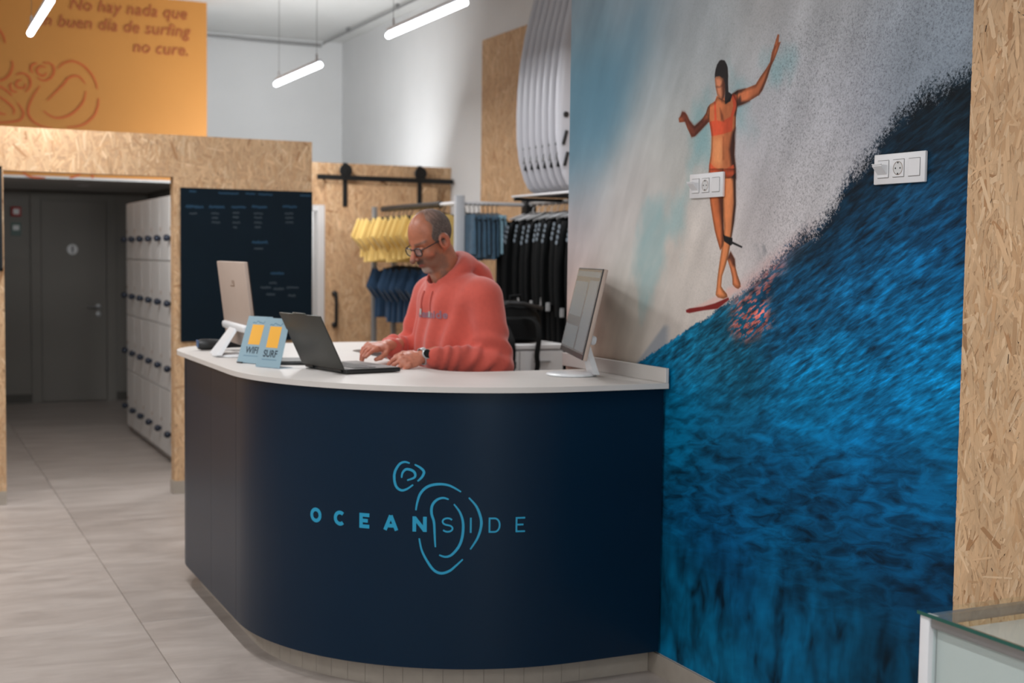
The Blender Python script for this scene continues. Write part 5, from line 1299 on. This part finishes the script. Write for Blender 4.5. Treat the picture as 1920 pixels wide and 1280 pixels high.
def make_hand(curl, spread, mirror, M):
    lo, hi, h = (-.09, -.065, -.10), (.19, .085, .045), .0022
    P = grid(lo, hi, h); V, Q = surface_nets(hand_sdf(P, curl, spread), lo, h)
    x, y, z = V[:, 0], V[:, 1], V[:, 2]; c = np.tile(np.array([190, 120, 96.]), (len(V), 1)); n = fbm(x*120, y*120+z*60, 8, 3); c *= (1+.14*(n-.5))[:, None]
    pr, ends = hand_prims(curl, spread)
    for k in range(4):
        a = pr[3*k]; 
        for q in (0, 1): p = pr[3*k+q][1]; c = blend(c, .4*sstep(.013, .004, np.sqrt((x-p[0])**2+(y-p[1])**2+(z-p[2])**2)), (206, 112, 96))
        p, d, r = ends[k]; up = np.cross(d, [0, 1, 0]); nb = p-d*.004+(-up)*r*.75
        c = blend(c, .8*sstep(.007, .004, np.sqrt((x-nb[0])**2+(y-nb[1])**2+(z-nb[2])**2)), (224, 172, 156))
    if mirror: V = V*np.array([1, -1, 1]); Q = Q[:, ::-1]
    A = np.array(M); V = V@A[:3, :3].T+A[:3, 3]; return V, Q, c
def aim(pos, fwd, up):
    f = Vector(fwd).normalized(); u = Vector(up); u = (u-f*u.dot(f)).normalized(); l = u.cross(f)
    return Matrix(((f.x, l.x, u.x, pos[0]), (f.y, l.y, u.y, pos[1]), (f.z, l.z, u.z, pos[2]), (0, 0, 0, 1)))
LW = (.285, .190, 1.166); RW = (.300, -.075, 1.195)
# left hand: fingers loosely curled on the laptop edge, back of the hand to the camera; thumb on its inner side
LHm = aim(LW, (.97, .02, -.20), (.12, .62, .78)); RHm = aim(RW, (.90, .24, -.05), (.0, .25, .95))
left_hand = make_hand([.42, .52, .60, .66], .5, True, LHm)      # mirrored: thumb to the right of a left hand
right_hand = make_hand([.22, .46, .55, .62], .7, False, RHm)

# --- hidden body under the clothes, coarse
P = grid((-.25, -.32, .0), (.36, .32, 1.52), .012)
S = (P[0], np.abs(P[1]), P[2])
Bd = cap((P[0], P[1]*.72, P[2]), (-.03, 0, .95), (-.01, 0, 1.36), .115, .12)
Bd = smin(Bd, cap(P, (.02, 0, 1.38), (.05, 0, 1.52), .06, .055), .05); Bd = smin(Bd, cap(S, (-.02, .06, 1.42), (-.02, .17, 1.41), .055, .05), .05)
Bd = smin(Bd, cap(S, (-.03, .09, .92), (-.02, .10, .50), .085, .055), .05); Bd = smin(Bd, cap(S, (-.02, .10, .50), (-.05, .11, .09), .052, .034), .02); Bd = smin(Bd, cap(S, (-.05, .11, .06), (.09, .125, .045), .035, .028), .02)
for e, w_, s_ in ((( -.03, .258, 1.135), LW, 1), ((.06, -.275, 1.15), RW, -1)):
    Bd = smin(Bd, cap(P, (-.02, .185*s_, 1.40), e, .048, .038), .03); Bd = smin(Bd, cap(P, e, w_, .038, .026), .015)
bv, bq = surface_nets(Bd, (-.25, -.32, 0), .012)
parts_ = [head_part, left_hand, right_hand, (bv, bq, np.tile(np.array([196, 128, 104.]), (len(bv), 1)))]
Vs, Qs, Cs, n0 = [], [], [], 0
for V, Q, c in parts_: Vs.append(V); Qs.append(Q+n0); Cs.append(c); n0 += len(V)
man = np_mesh('person', np.concatenate(Vs), np.concatenate(Qs), 'skin', None, np.clip(np.concatenate(Cs), 0, 255))
tag(man, 'man in a coral hooded sweatshirt and glasses typing on the laptop behind the counter', 'person')
MAN_O = (2.20, 5.25, 0); man.location = MAN_O; man.rotation_euler = (0, 0, math.radians(189.8))

# --- hair: close-cropped, receding
P = grid((-.06, -.10, 1.52), (.25, .10, 1.81), .0026); hp = to_head(P); HX, HYY, HZ = hp
d = head_sdf(hp)-.0018
line = HX-(.020-.30*np.clip(HZ-.06, 0, 1)-.9*np.clip(np.abs(HYY)-.062, 0, 1)*0)       # hairline across the side of the head
front = HX-.022-.012*np.sin(HZ*60); low = (-.020-.35*(HX+.02))-HZ                       # lower edge
low = np.where(HX < -.03, -.055-HZ, low)
top = (np.abs(HYY) < .058) & (HZ > .06) 
bald = elp(hp, (.060, 0, .090), (.082, .058, .066))
mask = smax(smax(front, low, .006), -bald, .01)
nz_ = .0030*(fbm(HX*260, HZ*260+HYY*260, 9, 2)-.5)
earm = elp((HX, np.abs(HYY), HZ), (-.010, .086, -.012), (.031, .022, .040))
d = smax(smax(d+nz_, mask, .004), -earm, .004)
V, Q = surface_nets(d, (-.06, -.10, 1.52), .0026); q_ = np.array(to_head(V.T)).T
c = np.tile(np.array([100, 86, 80.]), (len(V), 1)); tz = q_[:, 2]
c = blend(c, .75*sstep(.06, .115, tz)*sstep(-.09, .01, q_[:, 0]), (150, 116, 102)); c = blend(c, .6*sstep(.02, -.05, tz)*sstep(-.02, -.07, q_[:, 0]), (46, 42, 42))
c *= (1+.35*(fbm(q_[:, 0]*200, tz*200+q_[:, 1]*200, 2, 2)-.5))[:, None]
np_mesh('hair', V, Q, 'hair', man, np.clip(c, 0, 255))

# --- hooded sweatshirt
P = grid((-.26, -.36, .84), (.40, .36, 1.63), .0070); S = (P[0], np.abs(P[1]), P[2])
T0 = (P[0], P[1]*.74, P[2])
d = cap(T0, (-.025, 0, .96), (-.005, 0, 1.20), .158, .155); d = smin(d, cap(T0, (-.005, 0, 1.20), (.015, 0, 1.37), .152, .135), .05)
d = smin(d, cap(S, (.0, .05, 1.435), (-.01, .17, 1.415), .075, .080), .06)
d = smin(d, cap(P, (.01, 0, 1.42), (.045, 0, 1.50), .085, .080), .04)
fold = 0
for (sh, e, w_) in (((-.015, .205, 1.405), (-.045, .262, 1.135), LW), ((-.0, -.205, 1.405), (.05, -.285, 1.15), RW)):
    sh, e, w_ = map(np.array, (sh, e, w_)); w2 = e+(w_-e)*.83
    up_ = cap(P, sh, e, .080, .066); fo = cap(P, e, w2, .064, .045)
    # cloth gathers: rings that bunch at the elbow and above the cuff
    a = w2-e; t = ((P[0]-e[0])*a[0]+(P[1]-e[1])*a[1]+(P[2]-e[2])*a[2])/(a@a)
    wob = np.sin(t*26+P[2]*55+1.3*np.sin(P[1]*40))*.0075*np.exp(-((t-.2)/.4)**2)+np.sin(t*38+P[2]*30)*.006*np.exp(-((t-.8)/.2)**2)
    b_ = e-sh; t2 = ((P[0]-sh[0])*b_[0]+(P[1]-sh[1])*b_[1]+(P[2]-sh[2])*b_[2])/(b_@b_)
    wob2 = np.sin(t2*20+P[0]*45+P[1]*15)*.009*np.exp(-((t2-.85)/.3)**2)
    arm = smin(up_+wob2, fo+wob, .03); cuff = cap(P, w2-a*.06, w2+a*.03, .040, .038); arm = smin(arm, cuff, .008)
    d = smin(d, arm, .035)
# soft vertical folds on the chest and below the hood
fr_ = np.exp(-((P[2]-1.22)/.22)**2)*sstep(.02, .12, P[0])
d = d+fr_*.0085*np.sin(P[1]*62+2.2*np.sin(P[2]*7)+.8)+.0035*np.sin((P[2]-.5*np.abs(P[1]))*38)*sstep(1.25, 1.0, P[2])
# hood lying on the back and round the neck
ca, sa = math.cos(.50), math.sin(.50); hxx = (P[0]-.036); hzz = (P[2]-1.512); rx = hxx*ca-hzz*sa*-1*0-0; 
u_ = hxx*ca+hzz*(-sa)*-1; v_ = -hxx*sa*-1+hzz*ca
# ring plane tilted: front low, back high
TL_ = .62; U = hxx*math.cos(TL_)-hzz*math.sin(TL_); Vv = hzz*math.cos(TL_)+hxx*math.sin(TL_)
rr = np.sqrt((U*1.0)**2+(P[1]*1.05)**2); tor = np.sqrt((rr-.088)**2+(Vv*.8)**2)-(.019+.015*sstep(.05, -.08, U))
hood = smin(tor, elp(P, (-.080, 0, 1.525), (.055, .100, .045)), .03)
hood = smin(hood, elp(P, (-.120, 0, 1.465), (.055, .105, .065)), .03)
hood = hood+.0045*np.sin(P[1]*38+P[2]*75+P[0]*40)*sstep(.02, -.06, P[0])
d = smin(d, hood, .010)
# open neck
d = smax(d, -cap(P, (.042, 0, 1.45), (.115, 0, 1.62), .070, .074), .006)
# hollow below the hem and at the cuffs
V, Q = surface_nets(d, (-.26, -.36, .84), .0070)
hoodie = np_mesh('hoodie', V, Q, 'hoodie_cloth', man)
md = hoodie.modifiers.new('smooth', 'SUBSURF'); md.levels = 1; md.render_levels = 1
bvh = BVHTree.FromPolygons([Vector(p) for p in V], [list(q) for q in Q])
def onto(p, d, off):
    h = bvh.ray_cast(Vector(p), Vector(d))
    return (h[0]+h[1]*off) if h[0] is not None else None
# cords
for s_, zl in ((.028, 1.345), (-.026, 1.355)):
    pts = []
    for z in np.linspace(1.43, zl, 12):
        q = onto((.6, s_*(1+.25*(1.43-z)/.2), z), (-1, 0, 0), .004)
        if q is not None: pts.append(q)
    c_ = build('cord', MB().tube(pts, .0040, 8), 'hoodie_cord', man, True); e = pts[-1]
    build('aglet', MB().tube([e, e+Vector((0.001, 0, -.026))], .0044, 8), 'aglet', c_, True)
# chest lettering
tm = text_mb('oceanside', .046, 0, .0012, 'CENTER', 1.05); out = []
for p in tm.v:
    y_ = p[0]+.022; q = onto((.6, y_, 1.318+p[1]), (-1, 0, 0), .0022); out.append(tuple(q) if q is not None else (.2, y_, 1.318+p[1]))
tm.v = out; build('chest_print', tm, 'hoodie_print', man)
build('kangaroo_pocket', MB().bbox(.135, .15, -.11, .11, .95, 1.05, .006), 'hoodie_cloth', man, True)

# --- trousers and shoes
P = grid((-.24, -.26, .05), (.22, .26, 1.02), .012); S = (P[0], np.abs(P[1]), P[2])
d = cap((P[0], P[1]*.75, P[2]), (-.03, 0, .90), (-.03, 0, .98), .125, .125); d = smin(d, cap(S, (-.03, .09, .90), (-.015, .10, .50), .105, .078), .04); d = smin(d, cap(S, (-.015, .10, .50), (-.045, .11, .10), .076, .062), .02)
V, Q = surface_nets(d, (-.24, -.26, .05), .012); np_mesh('trousers', V, Q, 'jeans_cloth', man)
for s_ in (1, -1):
    P = grid((-.14, .05, -.01), (.20, .20, .13), .007); d = smin(elp(P, (.05, .118, .045), (.125, .046, .042)), cap(P, (-.05, .112, .06), (-.045, .11, .10), .048, .045), .03); d = smax(d, .002-P[2], .004)
    V, Q = surface_nets(d, (-.14, .05, -.01), .007)
    if s_ < 0: V = V*np.array([1, -1, 1]); Q = Q[:, ::-1]
    np_mesh('shoe', V, Q, 'shoe_cloth', man)

# --- glasses (head frame)
def hm(p): return HM @ Vector(p)
gl = None; rims = MB()
def rim(s_):
    pts = []
    for k in range(25):
        a = 2*pi*k/24; cx, cz = math.cos(a), math.sin(a); n_ = (abs(cx)**3+abs(cz)**3)**(-1/3)
        y_ = .033+.0235*cx*n_; z_ = -.002+.0175*cz*n_; pts.append(hm((.1015-.10*max(0, y_-.03)**1.0*.6, s_*y_, z_-.006)))
    return pts
gl = build('glasses', MB().tube(rim(1), .0026, 8).tube(rim(-1), .0026, 8).tube([hm((.1035, .010, .003)), hm((.106, 0, .005)), hm((.1035, -.010, .003))], .0022, 8), 'glasses_frame', man, True)
for s_ in (1, -1):
    build('temple', MB().tube([hm((.0985, s_*.0565, .002)), hm((.085, s_*.072, .003)), hm((.03, s_*.082, .004)), hm((-.01, s_*.084, .002)), hm((-.028, s_*.083, -.014))], .0024, 8), 'glasses_frame', gl, True)
    pts = rim(s_); c0 = sum((Vector(p) for p in pts), Vector())/len(pts); mb = MB(); mb.add([c0]+pts[:-1], [(0, i+1, (i+1) % 24+1) for i in range(24)]); nrm = (HM.to_3x3() @ Vector((1, 0, 0)))*.0012
    mb.add([Vector(c0)-nrm]+[Vector(p)-nrm for p in pts[:-1]], [(0, (i+1) % 24+1, i+1) for i in range(24)]); build('lens', mb, 'lens_glass', gl)
# --- watch on the left wrist
wm_ = LHm @ Matrix.Translation((-.012, 0, 0)) @ Matrix.Rotation(math.radians(-32), 4, 'X')
def wx(mb): return mb.xf(wm_)
band = MB(); pts = [(0, .0335*math.cos(a), .0275*math.sin(a)) for a in np.linspace(0, 2*pi, 25)]; rings = []
for a in np.linspace(0, 2*pi, 25)[:-1]:
    cy, cz = math.cos(a), math.sin(a); rings.append([(-.010, .0335*cy, .0275*cz), (.010, .0335*cy, .0275*cz), (.010, .0365*cy, .0305*cz), (-.010, .0365*cy, .0305*cz)])
rings.append(rings[0]); loft(band, rings, False); wt = build('watch', wx(band), 'watch_case', man, True)
build('case', wx(MB().lathe([(.019, .028), (.0205, .030), (.0205, .037), (.0190, .039)], (0, 0, 0), 'z', 28)), 'watch_case', wt, True); build('dial', wx(MB().lathe([(.0185, .0391), (.0182, .0405), (.010, .0408)], (0, 0, 0), 'z', 28)), 'watch_face', wt, True)
